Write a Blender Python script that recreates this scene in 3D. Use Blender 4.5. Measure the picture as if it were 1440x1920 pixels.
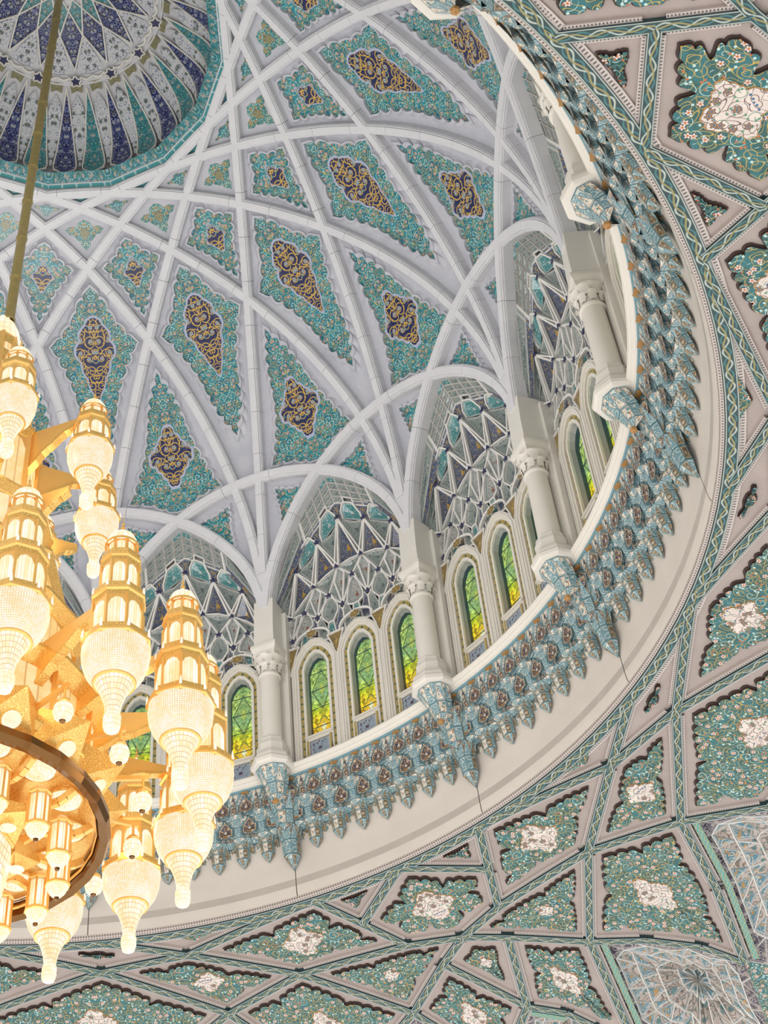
import bpy, math, random
from math import sin, cos, pi, sqrt, atan2, hypot, floor
from mathutils import Vector, Matrix

# ------------------------------------------------------------------ clear
for o in list(bpy.data.objects):
    bpy.data.objects.remove(o)
SC = bpy.context.scene
COL = SC.collection

# ------------------------------------------------------------------ camera
CAM = Vector((7.14602854, -22.69482255, 1.6))
RX = Vector((0.9965628988570228, 0.014381433411874148, -0.0815816339300997))
RY = Vector((-0.0676225232562079, 0.7100754501262327, -0.7008709221220949))
RZ = Vector((0.04784958693811878, 0.7039787138123083, 0.7086073578003564))
FPX = 2819.21466
cd = bpy.data.cameras.new('camera')
cam = bpy.data.objects.new('camera', cd)
COL.objects.link(cam)
cd.sensor_fit = 'HORIZONTAL'
cd.sensor_width = 36.0
cd.lens = FPX / 1440 * 36.0
cd.clip_end = 300
cam.matrix_world = Matrix(((RX.x, -RY.x, -RZ.x, CAM.x), (RX.y, -RY.y, -RZ.y, CAM.y),
                           (RX.z, -RY.z, -RZ.z, CAM.z), (0, 0, 0, 1)))
SC.camera = cam

# ------------------------------------------------------------------ light
W = bpy.data.worlds.new('world')
SC.world = W
W.use_nodes = True
W.node_tree.nodes['Background'].inputs[0].default_value = (1.0, 0.975, 0.95, 1)
W.node_tree.nodes['Background'].inputs[1].default_value = 1.38


def area(name, loc, target, size, power, color):
    ld = bpy.data.lights.new(name, 'AREA')
    ld.shape = 'DISK'
    ld.size = size
    ld.energy = power
    ld.color = color
    o = bpy.data.objects.new(name, ld)
    COL.objects.link(o)
    o.location = loc
    d = Vector(target) - Vector(loc)
    o.rotation_euler = d.to_track_quat('-Z', 'Y').to_euler()
    return o




def spot(name, loc, target, power, color, angle=2.6, rad=.5):
    ld = bpy.data.lights.new(name, 'SPOT')
    ld.energy = power
    ld.color = color
    ld.spot_size = angle
    ld.spot_blend = .7
    ld.shadow_soft_size = rad
    o = bpy.data.objects.new(name, ld)
    COL.objects.link(o)
    o.location = loc
    o.rotation_euler = (Vector(target) - Vector(loc)).to_track_quat('-Z', 'Y').to_euler()
    return o


# added spots standing in for the chandelier's light, aimed outwards and up
for _j in range(8):
    _a = (_j + .5) * pi / 4
    spot('chandelier_light_spot', (1.3 * sin(_a), 1.3 * cos(_a), 29.6), (11 * sin(_a), 11 * cos(_a), 35.5), 620, (0.96, 0.97, 1.0))
SC.view_settings.view_transform = 'Standard'
SC.view_settings.look = 'None'
SC.view_settings.gamma = 1
SC.view_settings.use_curve_mapping = False
SC.view_settings.exposure = 0.12

# ------------------------------------------------------------------ node helpers


class NT:
    def __init__(s, name):
        s.m = bpy.data.materials.new(name)
        s.m.use_nodes = True
        s.t = s.m.node_tree
        s.b = s.t.nodes['Principled BSDF']

    def n(s, kind, **kw):
        nd = s.t.nodes.new('ShaderNode' + kind)
        for k, v in kw.items():
            if k[0] == 'i' and k[1:].isdigit():
                i = nd.inputs[int(k[1:])]
                if isinstance(v, bpy.types.NodeSocket):
                    s.t.links.new(v, i)
                else:
                    i.default_value = v
            else:
                setattr(nd, k, v)
        return nd

    def math(s, op, a, b=0.0, c=0.0, clamp=False):
        nd = s.n('Math', operation=op, i0=a, i1=b, i2=c)
        nd.use_clamp = clamp
        return nd.outputs[0]

    def mix(s, f, a, b):
        nd = s.n('Mix', data_type='RGBA')
        for i, v in ((0, f), (6, a), (7, b)):
            if isinstance(v, bpy.types.NodeSocket):
                s.t.links.new(v, nd.inputs[i])
            else:
                nd.inputs[i].default_value = v
        return nd.outputs[2]

    def lt(s, a, edge, soft=0.01):      # 1 where a < edge
        return s.n('MapRange', i0=a, i1=edge - soft, i2=edge + soft, i3=1.0, i4=0.0).outputs[0]

    def set(s, name, v):
        i = s.b.inputs[name]
        if isinstance(v, bpy.types.NodeSocket):
            s.t.links.new(v, i)
        else:
            i.default_value = v

    def uv(s, abs_u=False, scale=1.0):
        u = s.n('UVMap').outputs[0]
        sp = s.n('SeparateXYZ', i0=u)
        x = sp.outputs[0]
        if abs_u:
            x = s.math('ABSOLUTE', x)
        x = s.math('MULTIPLY', x, scale)
        y = s.math('MULTIPLY', sp.outputs[1], scale)
        return x, y, s.n('CombineXYZ', i0=x, i1=y).outputs[0]


def C(r, g, b):
    return (r, g, b, 1)


def srgb(h):
    v = [int(h[i:i + 2], 16) / 255 for i in (0, 2, 4)]
    v = [x / 12.92 if x <= .04045 else ((x + .055) / 1.055) ** 2.4 for x in v]
    return (v[0], v[1], v[2], 1)


def stone(name, a, b, scale=.6, rough=.45, bump=.02, veins=None):
    k = NT(name)
    co = k.n('TexCoord').outputs['Object']
    nz = k.n('TexNoise', i0=co, i2=scale, i3=6.0, i4=.6)
    col = k.mix(k.n('MapRange', i0=nz.outputs[0], i1=.3, i2=.7, i3=0., i4=1.).outputs[0], a, b)
    if veins:
        n2 = k.n('TexNoise', i0=co, i2=scale * 4, i3=8.0, i4=.7)
        ln = k.math('ABSOLUTE', k.math('SUBTRACT', n2.outputs[0], .5))
        col = k.mix(k.math('MULTIPLY', k.lt(ln, .012, .012), .35), col, veins)
    k.set('Base Color', col)
    k.set('Roughness', rough)
    n3 = k.n('TexNoise', i0=co, i2=9.0, i3=4.0)
    bp = k.n('Bump', i0=.25, i1=bump, i3=n3.outputs[0])
    for i in bp.inputs:
        if i.name == 'Height':
            k.t.links.new(n3.outputs[0], i)
    k.set('Normal', bp.outputs[0])
    return k.m


def plain(name, c, rough=.5, metal=0.0, emit=None, es=0.0, var=.12, vs=3.0):
    k = NT(name)
    co = k.n('TexCoord').outputs['Object']
    nz = k.n('TexNoise', i0=co, i2=vs, i3=4.0)
    d = tuple(x * (1 - var) for x in c[:3]) + (1,)
    e = tuple(min(1, x * (1 + var)) for x in c[:3]) + (1,)
    k.set('Base Color', k.mix(nz.outputs[0], d, e))
    k.set('Roughness', rough)
    k.set('Metallic', metal)
    if emit:
        k.set('Emission Color', emit)
        k.set('Emission Strength', es)
    return k.m


def arabesque(name, base, vine, vine2, flower, fl2, scale, base2=None, w=.075, rough=.3, dense=1.0, bud=.52, blos=.35, soft=.03):
    """glazed tile with curling vines and blossoms, mirrored about the panel's axis"""
    k = NT(name)
    x, y, p = k.uv(True, scale)
    nz = k.n('TexNoise', noise_dimensions='2D', i0=p, i2=.8, i3=2.0)
    base2 = base2 or tuple(c * .62 for c in base[:3]) + (1,)
    col = k.mix(k.n('MapRange', i0=nz.outputs[0], i1=.42, i2=.58).outputs[0], base, base2)
    vo = k.n('TexVoronoi', voronoi_dimensions='2D')
    k.t.links.new(p, vo.inputs['Vector'])
    vo.inputs['Scale'].default_value = 1.0
    vo.inputs['Randomness'].default_value = .75
    dif = k.n('VectorMath', operation='SUBTRACT', i0=p, i1=vo.outputs['Position'])
    sp = k.n('SeparateXYZ', i0=dif.outputs[0])
    ang = k.math('ARCTAN2', sp.outputs[1], sp.outputs[0])
    d = vo.outputs['Distance']
    sc = k.n('SeparateColor', i0=vo.outputs['Color'])
    # curling stem: a spiral round every cell centre
    sgn = k.math('SUBTRACT', k.math('MULTIPLY', k.math('GREATER_THAN', sc.outputs[0], .5), 2.0), 1.0)
    a2 = k.math('MULTIPLY', ang, sgn)
    f = k.math('FRACT', k.math('ADD', k.math('MULTIPLY', d, 2.6), k.math('MULTIPLY', a2, 1 / (2 * pi))))
    ln = k.math('ABSOLUTE', k.math('SUBTRACT', f, .5))
    sp_mask = k.math('MULTIPLY', k.lt(ln, w, .03), k.lt(d, .62, .03))
    vcol = k.mix(k.math('GREATER_THAN', sc.outputs[1], .45), vine, vine2)
    col = k.mix(k.math('MULTIPLY', sp_mask, dense), col, vcol)
    # long running stems: contour lines of a noise field
    n2 = k.n('TexNoise', noise_dimensions='2D', i0=p, i2=.75, i3=0.0)
    c2 = k.math('ABSOLUTE', k.math('SUBTRACT', k.math('FRACT', k.math('MULTIPLY', n2.outputs[0], 5.0)), .5))
    col = k.mix(k.lt(c2, w * .8, .03), col, vine2)
    # leaves and buds
    v2 = k.n('TexVoronoi', voronoi_dimensions='2D')
    k.t.links.new(p, v2.inputs['Vector'])
    v2.inputs['Scale'].default_value = 3.1
    s2 = k.n('SeparateColor', i0=v2.outputs['Color'])
    bm = k.math('MULTIPLY', k.lt(v2.outputs['Distance'], .3, .05), k.math('GREATER_THAN', s2.outputs[0], bud))
    bc = k.mix(k.math('GREATER_THAN', s2.outputs[1], .6), vine, fl2)
    col = k.mix(bm, col, bc)
    # blossoms: five petals and an eye
    pet = k.math('ADD', .19, k.math('MULTIPLY', k.math('COSINE', k.math('MULTIPLY', ang, 5.0)), .055))
    on = k.math('GREATER_THAN', sc.outputs[2], blos)
    col = k.mix(k.math('MULTIPLY', k.lt(k.math('SUBTRACT', d, pet), .05, .01), on), col, C(.01, .02, .06))
    col = k.mix(k.math('MULTIPLY', k.lt(k.math('SUBTRACT', d, pet), 0.0, .015), on), col, flower)
    col = k.mix(k.math('MULTIPLY', k.lt(d, .085, .015), on), col, fl2)
    k.set('Base Color', col)
    k.set('Roughness', rough)
    return k.m


def facet(name, edge, line, base, motif, motif2=None, lw=.1, rough=.3, ms=6.0):
    """glazed facet: UV y runs 0 at the middle to 1 at the facet's border"""
    k = NT(name)
    x, y, p = k.uv()
    co = k.n('TexCoord').outputs['Object']
    vo = k.n('TexVoronoi')
    k.t.links.new(co, vo.inputs['Vector'])
    vo.inputs['Scale'].default_value = ms
    s2 = k.n('SeparateColor', i0=vo.outputs['Color'])
    nz = k.n('TexNoise', i0=co, i2=ms * .8, i3=0.0)
    cl = k.math('ABSOLUTE', k.math('SUBTRACT', k.math('FRACT', k.math('MULTIPLY', nz.outputs[0], 6.0)), .5))
    col = k.mix(k.lt(cl, .13, .04), base, motif)
    blob = k.math('MULTIPLY', k.lt(vo.outputs['Distance'], .34, .05), k.math('GREATER_THAN', s2.outputs[0], .5))
    col = k.mix(blob, col, motif2 or motif)
    col = k.mix(k.lt(y, .17, .02), col, motif2 or motif)
    col = k.mix(k.lt(k.math('ABSOLUTE', k.math('SUBTRACT', y, 1 - 2.2 * lw)), lw * .35, .02), col, line)
    col = k.mix(k.lt(k.math('SUBTRACT', 1.0, y), lw, .02), col, edge)
    k.set('Base Color', col)
    k.set('Roughness', rough)
    return k.m


def braid(name, ground, a, b, c, freq=6.2):
    k = NT(name)
    x, y, p = k.uv()
    col = ground
    ph = k.math('MULTIPLY', x, freq)
    for off, cc, amp in ((0., c, .52), (pi, a, .52), (pi / 2, b, .3)):
        s = k.math('MULTIPLY', k.math('SINE', k.math('ADD', ph, off)), amp)
        d = k.math('ABSOLUTE', k.math('SUBTRACT', y, s))
        col = k.mix(k.lt(d, .13, .05), col, cc)
    d = k.math('ABSOLUTE', k.math('SUBTRACT', k.math('ABSOLUTE', y), .88))
    col = k.mix(k.lt(d, .07, .03), col, a)
    k.set('Base Color', col)
    k.set('Roughness', .35)
    return k.m


def beads(name, a, b, freq=14.0, wdt=.3):
    k = NT(name)
    x, y, p = k.uv()
    f = k.math('ABSOLUTE', k.math('SUBTRACT', k.math('FRACT', k.math('MULTIPLY', x, freq)), .5))
    m = k.math('MULTIPLY', k.lt(f, wdt, .04), k.lt(k.math('ABSOLUTE', y), .45, .08))
    k.set('Base Color', k.mix(m, a, b))
    k.set('Roughness', .45)
    return k.m


def stained():
    k = NT('stained_glass')
    x, y, p = k.uv(True, 1.0)       # y: 0 at the foot to 3 at the apex (metres)
    h = k.math('DIVIDE', y, 3.05)
    cr = k.n('ValToRGB', i0=h)
    e = cr.color_ramp.elements
    e[0].position = 0.0
    e[0].color = C(.75, .28, .01)
    e[1].position = 1.0
    e[1].color = C(.16, .26, .10)
    for pos, c in ((.18, C(.85, .55, .01)), (.38, C(.50, .62, .02)), (.55, C(.36, .62, .24)), (.68, C(.34, .52, .12)), (.85, C(.32, .46, .12))):
        n_ = e.new(pos)
        n_.color = c
    col = cr.outputs[0]
    vo = k.n('TexVoronoi', voronoi_dimensions='2D', feature='DISTANCE_TO_EDGE')
    k.t.links.new(p, vo.inputs['Vector'])
    vo.inputs['Scale'].default_value = 13.0
    v2 = k.n('TexVoronoi', voronoi_dimensions='2D')
    k.t.links.new(p, v2.inputs['Vector'])
    v2.inputs['Scale'].default_value = 13.0
    hs = k.n('HueSaturation', i4=col)
    s2 = k.n('SeparateColor', i0=v2.outputs['Color'])
    k.t.links.new(k.n('MapRange', i0=s2.outputs[0], i3=.47, i4=.53).outputs[0], hs.inputs[0])
    k.t.links.new(k.n('MapRange', i0=s2.outputs[1], i3=.35, i4=1.45).outputs[0], hs.inputs[2])
    col = hs.outputs[0]
    # leaded diamonds
    for cy, hh, hw, c in ((.45, .42, .30, C(.75, .5, .02)), (.45, .17, .10, C(.75, 1, .75)), (1.9, .75, .34, C(.13, .22, .10)), (1.9, .25, .12, C(.5, .55, .05))):
        dd = k.math('ADD', k.math('DIVIDE', x, hw), k.math('DIVIDE', k.math('ABSOLUTE', k.math('SUBTRACT', y, cy)), hh))
        col = k.mix(k.math('MULTIPLY', k.lt(dd, 1.0, .02), .55), col, c)
        col = k.mix(k.lt(k.math('ABSOLUTE', k.math('SUBTRACT', dd, 1.0)), .05, .02), col, C(.05, .10, .03))
    col = k.mix(k.lt(vo.outputs['Distance'], .025, .01), col, C(.03, .06, .01))
    k.set('Base Color', C(.02, .03, .02))
    k.set('Emission Color', col)
    k.set('Emission Strength', 1.0)
    k.set('Roughness', .2)
    return k.m


def crystal(name, e1, e2, strength, nu, nv, gap=.10):
    """lit strings of crystal: UV grid"""
    k = NT(name)
    x, y, p = k.uv()
    fx = k.math('ABSOLUTE', k.math('SUBTRACT', k.math('FRACT', k.math('MULTIPLY', x, nu)), .5))
    fy = k.math('ABSOLUTE', k.math('SUBTRACT', k.math('FRACT', k.math('MULTIPLY', y, nv)), .5))
    g = k.math('MAXIMUM', fx, fy)
    co = k.n('TexCoord').outputs['Object']
    nz = k.n('TexNoise', i0=co, i2=3.2, i3=2.0)
    wn = k.n('TexWhiteNoise', noise_dimensions='2D')
    cell = k.n('CombineXYZ', i0=k.math('FLOOR', k.math('MULTIPLY', x, nu)), i1=k.math('FLOOR', k.math('MULTIPLY', y, nv))).outputs[0]
    k.t.links.new(cell, wn.inputs['Vector'])
    b = k.math('ADD', k.math('MULTIPLY', wn.outputs[0], .35), nz.outputs[0])
    col = k.mix(k.n('MapRange', i0=b, i1=.45, i2=.95).outputs[0], e1, e2)
    col = k.mix(k.math('SUBTRACT', 1.0, k.lt(g, .5 - gap / 2, .03)), col, tuple(c * .62 for c in e1[:3]) + (1,))
    k.set('Base Color', C(.12, .10, .08))
    k.set('Roughness', .2)
    k.set('Emission Color', col)
    k.set('Emission Strength', strength)
    return k.m


def filigree(name, a, b, scale=16.0):
    k = NT(name)
    co = k.n('TexCoord').outputs['Object']
    vo = k.n('TexVoronoi', feature='DISTANCE_TO_EDGE')
    k.t.links.new(co, vo.inputs['Vector'])
    vo.inputs['Scale'].default_value = scale
    m = k.lt(vo.outputs['Distance'], .1, .04)
    k.set('Base Color', k.mix(m, b, a))
    k.set('Metallic', .55)
    k.set('Roughness', .3)
    return k.m


# colours are the things' own
M = {}
M['dome_marble'] = stone('dome_marble', C(.46, .47, .525), C(.56, .565, .61), 1.2, .4, .02, C(.40, .40, .44))
M['rib_marble'] = stone('rib_marble', C(.62, .62, .645), C(.68, .68, .70), 1.6, .38)
M['cream_marble'] = stone('cream_marble', C(.74, .715, .655), C(.69, .665, .605), .8, .38, .005)
M['pink_marble'] = stone('pink_marble', C(.305, .25, .228), C(.37, .31, .28), 1.1, .42, .02, C(.40, .33, .30))
M['band_marble'] = stone('band_marble', C(.64, .595, .54), C(.70, .655, .60), .7, .35)
M['band_dark'] = stone('band_dark', C(.46, .42, .38), C(.52, .48, .43), 1.5, .35)
M['joint'] = plain('joint', C(.22, .2, .18), .8)
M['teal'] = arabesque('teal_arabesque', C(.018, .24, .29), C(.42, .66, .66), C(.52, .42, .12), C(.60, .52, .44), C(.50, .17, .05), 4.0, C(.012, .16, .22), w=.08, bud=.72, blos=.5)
M['teal_small'] = arabesque('teal_arabesque_small', C(.02, .23, .25), C(.45, .66, .64), C(.45, .40, .16), C(.62, .45, .12), C(.05, .05, .2), 4.6, C(.02, .16, .19))
M['navy_gold'] = arabesque('navy_gold_arabesque', C(.012, .018, .09), C(.58, .38, .08), C(.62, .40, .07), C(.50, .42, .38), C(.05, .28, .32), 2.9, C(.02, .03, .13), w=.13, bud=.85, blos=.5)
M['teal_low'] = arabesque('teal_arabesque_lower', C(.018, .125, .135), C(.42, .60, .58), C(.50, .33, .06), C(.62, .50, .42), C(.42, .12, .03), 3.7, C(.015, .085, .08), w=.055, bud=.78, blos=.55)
M['cream_medal'] = arabesque('cream_medallion_tile', C(.66, .58, .52), C(.10, .24, .16), C(.12, .07, .06), C(.30, .16, .06), C(.05, .12, .22), 3.6, C(.60, .52, .47), w=.07, bud=.8, blos=.55)
M['petal_navy'] = arabesque('petal_navy', C(.012, .016, .10), C(.30, .34, .52), C(.20, .24, .46), C(.45, .48, .55), C(.24, .22, .06), 4.6, C(.012, .016, .07), w=.09, bud=.75)
M['petal_teal'] = arabesque('petal_teal', C(.02, .20, .22), C(.30, .52, .56), C(.15, .38, .42), C(.45, .48, .48), C(.30, .22, .04), 4.6, C(.02, .14, .16), w=.09, bud=.75)
M['petal_white'] = arabesque('petal_white', C(.64, .64, .66), C(.10, .13, .26), C(.20, .32, .34), C(.20, .24, .14), C(.05, .06, .2), 4.5, C(.60, .60, .62), w=.05, bud=.8, blos=.5)
M['khaki'] = arabesque('khaki_tile', C(.30, .28, .14), C(.16, .15, .08), C(.42, .40, .26), C(.2, .2, .1), C(.1, .1, .05), 8.0)
M['dark_edge'] = plain('dark_edge', C(.045, .025, .02), .6)
M['navy'] = plain('navy_tile', C(.02, .022, .08), .3)
M['pale_blue'] = plain('pale_blue_tile', C(.42, .46, .62), .35)
M['orange_line'] = plain('orange_tile', C(.42, .22, .07), .5)
M['teal_plain'] = plain('teal_tile', C(.03, .28, .30), .3, vs=9)
M['teal_strip'] = beads('teal_strip', C(.40, .58, .58), C(.03, .28, .30), 2.2, .44)
M['braid'] = braid('braided_tile', C(.015, .045, .05), C(.38, .43, .38), C(.26, .23, .09), C(.04, .15, .16), 10.5)
M['bead'] = beads('bead_trim', C(.50, .44, .41), C(.10, .09, .08), 13.0, .22)
M['gold_band'] = beads('gold_band', C(.40, .31, .10), C(.08, .12, .06), 3.6, .12)
M['rope'] = braid('rope_tile', C(.05, .25, .25), C(.45, .36, .14), C(.10, .34, .34), C(.40, .30, .10), 16)
M['f_cream'] = facet('facet_cream', C(.07, .19, .24), C(.10, .14, .17), C(.72, .69, .60), C(.38, .22, .12), C(.10, .24, .28), .10, ms=7)
M['f_teal'] = facet('facet_teal', C(.06, .17, .21), C(.48, .50, .46), C(.14, .28, .33), C(.55, .60, .56), C(.16, .30, .35), .10, ms=6)
M['f_navy'] = facet('facet_navy', C(.07, .18, .22), C(.42, .36, .24), C(.03, .035, .07), C(.50, .28, .08), C(.52, .46, .40), .12, ms=8)
M['f_brown'] = facet('facet_brown', C(.07, .17, .20), C(.42, .40, .34), C(.13, .10, .07), C(.42, .30, .14), C(.5, .42, .3), .12, ms=8)
M['g_grey'] = facet('vault_facet_grey', C(.56, .56, .54), C(.50, .50, .47), C(.19, .23, .22), C(.40, .43, .40), C(.10, .14, .15), .09, ms=15)
M['g_teal'] = facet('vault_facet_teal', C(.60, .60, .58), C(.40, .5, .5), C(.035, .20, .21), C(.20, .36, .36), C(.42, .46, .45), .08, ms=14)
M['g_navy'] = facet('vault_facet_navy', C(.60, .60, .58), C(.2, .24, .3), C(.03, .04, .09), C(.26, .30, .38), C(.42, .27, .06), .10, ms=16)
M['g_gold'] = facet('vault_facet_gold', C(.62, .60, .56), C(.2, .14, .06), C(.30, .20, .06), C(.12, .10, .06), C(.45, .33, .10), .12, ms=9)
M['g_white'] = facet('vault_facet_white', C(.60, .59, .56), C(.16, .22, .24), C(.44, .45, .42), C(.18, .26, .27), C(.24, .10, .06), .10, ms=16)
M['lattice'] = plain('white_lattice', C(.68, .67, .64), .4)
M['n_dark'] = facet('niche_facet_dark', C(.42, .38, .36), C(.3, .28, .26), C(.06, .05, .08), C(.40, .36, .34), C(.30, .26, .22), .09, ms=5)
M['n_cream'] = facet('niche_facet_cream', C(.05, .12, .15), C(.5, .45, .4), C(.46, .40, .36), C(.20, .15, .12), C(.1, .2, .2), .07, ms=4)
M['n_blue'] = facet('niche_facet_blue', C(.52, .46, .42), C(.5, .5, .48), C(.09, .22, .28), C(.5, .45, .38), C(.42, .24, .08), .12, ms=5)
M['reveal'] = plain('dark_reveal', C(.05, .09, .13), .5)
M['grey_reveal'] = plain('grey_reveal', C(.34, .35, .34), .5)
M['glass'] = stained()
M['tile_panel'] = facet('blue_tile_panel', C(.12, .12, .12), C(.5, .5, .5), C(.22, .30, .38), C(.45, .5, .55), C(.10, .06, .09), .06, ms=11)
M['gold'] = plain('gold', C(1.0, .58, .17), .28, .45, C(1.0, .55, .12), 0.0, .08)
M['filigree'] = filigree('gold_filigree', C(1.0, .70, .24), C(.72, .40, .09), 30.0)
M['bronze'] = plain('dark_bronze', C(.20, .10, .035), .16, .95)
M['chain'] = plain('brass_sleeve', C(.38, .29, .10), .38, .35, var=.25, vs=5)
M['bowl'] = crystal('lit_crystal_strings', C(1.0, .74, .42), C(1.0, .95, .84), .95, 84, 20, .17)
M['neckglass'] = crystal('lit_crystal_funnel', C(1.0, .72, .38), C(1.0, .96, .84), .96, 26, 7, .15)
M['lampglass'] = crystal('lit_crystal_panes', C(1.0, .70, .32), C(1.0, .96, .84), .98, 6, 1, .10)
M['globe'] = crystal('lit_globe', C(1.0, .78, .44), C(1.0, .95, .82), .98, 18, 5, .08)
M['drumglass'] = crystal('lit_drum_panes', C(1.0, .56, .18), C(1.0, .82, .48), .88, 4, 1, .12)
M['spike'] = plain('frosted_finial', C(.9, .85, .8), .3, 0, C(1, .93, .8), .35)

# ------------------------------------------------------------------ mesh helpers


class MB:
    def __init__(s):
        s.v, s.f, s.mi, s.uv = [], [], [], []

    def add(s, vs, fs, mi=0, uvs=None):
        b = len(s.v)
        s.v += [tuple(p) for p in vs]
        for i, f in enumerate(fs):
            s.f.append([b + j for j in f])
            s.mi.append(mi if isinstance(mi, int) else mi[i])
            if uvs is None:
                s.uv += [(0., 0.)] * len(f)
            elif isinstance(uvs[0], list):
                s.uv += uvs[i]
            else:
                s.uv += [uvs[j] for j in f]

    def fan(s, pts, mi=0, push=None):
        """a facet split from its middle, UV y 0 -> 1 at the border"""
        n = len(pts)
        c = Vector((0, 0, 0))
        for p in pts:
            c += Vector(p)
        c /= n
        if push is not None:
            c += push
        vs = [tuple(p) for p in pts] + [tuple(c)]
        fs = [[i, (i + 1) % n, n] for i in range(n)]
        s.add(vs, fs, mi, [[(i, 1.), (i + 1., 1.), (i + .5, 0.)] for i in range(n)])

    def box(s, c, h, mi=0, rot=None):
        vs = [Vector((x * h[0], y * h[1], z * h[2])) for x in (-1, 1) for y in (-1, 1) for z in (-1, 1)]
        if rot:
            vs = [rot @ v for v in vs]
        vs = [v + Vector(c) for v in vs]
        s.add(vs, [[0, 1, 3, 2], [4, 6, 7, 5], [0, 4, 5, 1], [2, 3, 7, 6], [0, 2, 6, 4], [1, 5, 7, 3]], mi,
              [[(0, 0), (1, 0), (1, 1), (0, 1)]] * 6)

    def bar(s, a, b, w, d, nrm, mi=0):
        a, b = Vector(a), Vector(b)
        t = (b - a)
        if t.length < 1e-5:
            return
        t.normalize()
        nrm = Vector(nrm)
        x = t.cross(nrm)
        if x.length < 1e-5:
            x = t.orthogonal()
        x.normalize()
        y = x.cross(t)
        vs = [p + x * (sx * w) + y * (sy * d) for p in (a, b) for sx, sy in ((-1, -1), (1, -1), (1, 1), (-1, 1))]
        s.add(vs, [[0, 1, 5, 4], [1, 2, 6, 5], [2, 3, 7, 6], [3, 0, 4, 7], [3, 2, 1, 0], [4, 5, 6, 7]], mi)

    def lathe(s, prof, seg=32, c=(0, 0), mi=0, phase=0.0, a0=0.0, a1=2 * pi, un=1.0):
        full = abs(a1 - a0 - 2 * pi) < 1e-6
        n = seg if full else seg + 1
        L = [0.0]
        for i in range(1, len(prof)):
            L.append(L[-1] + hypot(prof[i][0] - prof[i - 1][0], prof[i][1] - prof[i - 1][1]))
        tot = L[-1] or 1
        vs = []
        for r, z in prof:
            for j in range(n):
                a = a0 + (a1 - a0) * j / seg + phase
                vs.append((c[0] + r * sin(a), c[1] + r * cos(a), z))
        fs, uv = [], []
        for i in range(len(prof) - 1):
            for j in range(seg):
                k = (j + 1) % n
                fs.append([i * n + j, i * n + k, (i + 1) * n + k, (i + 1) * n + j])
                uv.append([(j / seg * un, L[i] / tot), ((j + 1) / seg * un, L[i] / tot), ((j + 1) / seg * un, L[i + 1] / tot), (j / seg * un, L[i + 1] / tot)])
        s.add(vs, fs, mi, uv)

    def data(s, name, mats, smooth=False):
        me = bpy.data.meshes.new(name)
        me.from_pydata(s.v, [], s.f)
        uvl = me.uv_layers.new(name='UVMap')
        flat = [c for t in s.uv for c in t]
        uvl.data.foreach_set('uv', flat)
        for m in mats:
            me.materials.append(M[m])
        me.polygons.foreach_set('material_index', s.mi)
        if smooth:
            me.polygons.foreach_set('use_smooth', [True] * len(s.f))
        me.validate()
        me.update()
        return me

    def build(s, name, mats, parent=None, smooth=False):
        if isinstance(mats, str):
            mats = [mats]
        return link(name, s.data(name, mats, smooth), parent)


def link(name, data, parent=None, loc=None, rz=None):
    o = bpy.data.objects.new(name, data)
    COL.objects.link(o)
    if parent is not None:
        o.parent = parent
    if loc is not None:
        o.location = loc
    if rz is not None:
        o.rotation_euler = (0, 0, rz)
    return o


def tag(o, label=None, cat=None, group=None, kind=None):
    for k, v in (('label', label), ('category', cat), ('group', group), ('kind', kind)):
        if v:
            o[k] = v
    return o


def copy_tree(o, parent=None):
    c = o.copy()
    COL.objects.link(c)
    if parent is not None:
        c.parent = parent
    for ch in list(o.children):
        copy_tree(ch, c)
    return c


AL = pi / 8          # one of sixteen bays


def pol(r, k, z=0.0):
    return Vector((r * sin(k * AL), r * cos(k * AL), z))


def screen(p):
    d = Vector(p) - CAM
    z = d.dot(RZ)
    if z <= 0:
        return (-9999, -9999)
    return (720 + FPX * d.dot(RX) / z, 960 + FPX * d.dot(RY) / z)


def seen(p, m=60):
    x, y = screen(p)
    return -m < x < 1440 + m and -m < y < 1920 + m


# ------------------------------------------------------------------ 2D outlines

def area2(P):
    return sum(P[i][0] * P[(i + 1) % len(P)][1] - P[(i + 1) % len(P)][0] * P[i][1] for i in range(len(P))) / 2


def inset(P, d):
    """polygon with every edge moved inwards by d (or by d[i])"""
    n = len(P)
    s = 1 if area2(P) > 0 else -1
    E = []
    for i in range(n):
        a, b = P[i], P[(i + 1) % n]
        tx, ty = b[0] - a[0], b[1] - a[1]
        L = hypot(tx, ty) or 1e-9
        tx, ty = tx / L, ty / L
        nx, ny = -ty * s, tx * s
        di = d[i] if isinstance(d, (list, tuple)) else d
        E.append((a[0] + nx * di, a[1] + ny * di, tx, ty))
    out = []
    for i in range(n):
        x1, y1, a1, b1 = E[i - 1]
        x2, y2, a2, b2 = E[i]
        den = a1 * b2 - b1 * a2
        if abs(den) < .05:
            out.append((x2, y2))
            continue
        t = ((x2 - x1) * b2 - (y2 - y1) * a2) / den
        out.append((x1 + a1 * t, y1 + b1 * t))
    return out


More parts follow.
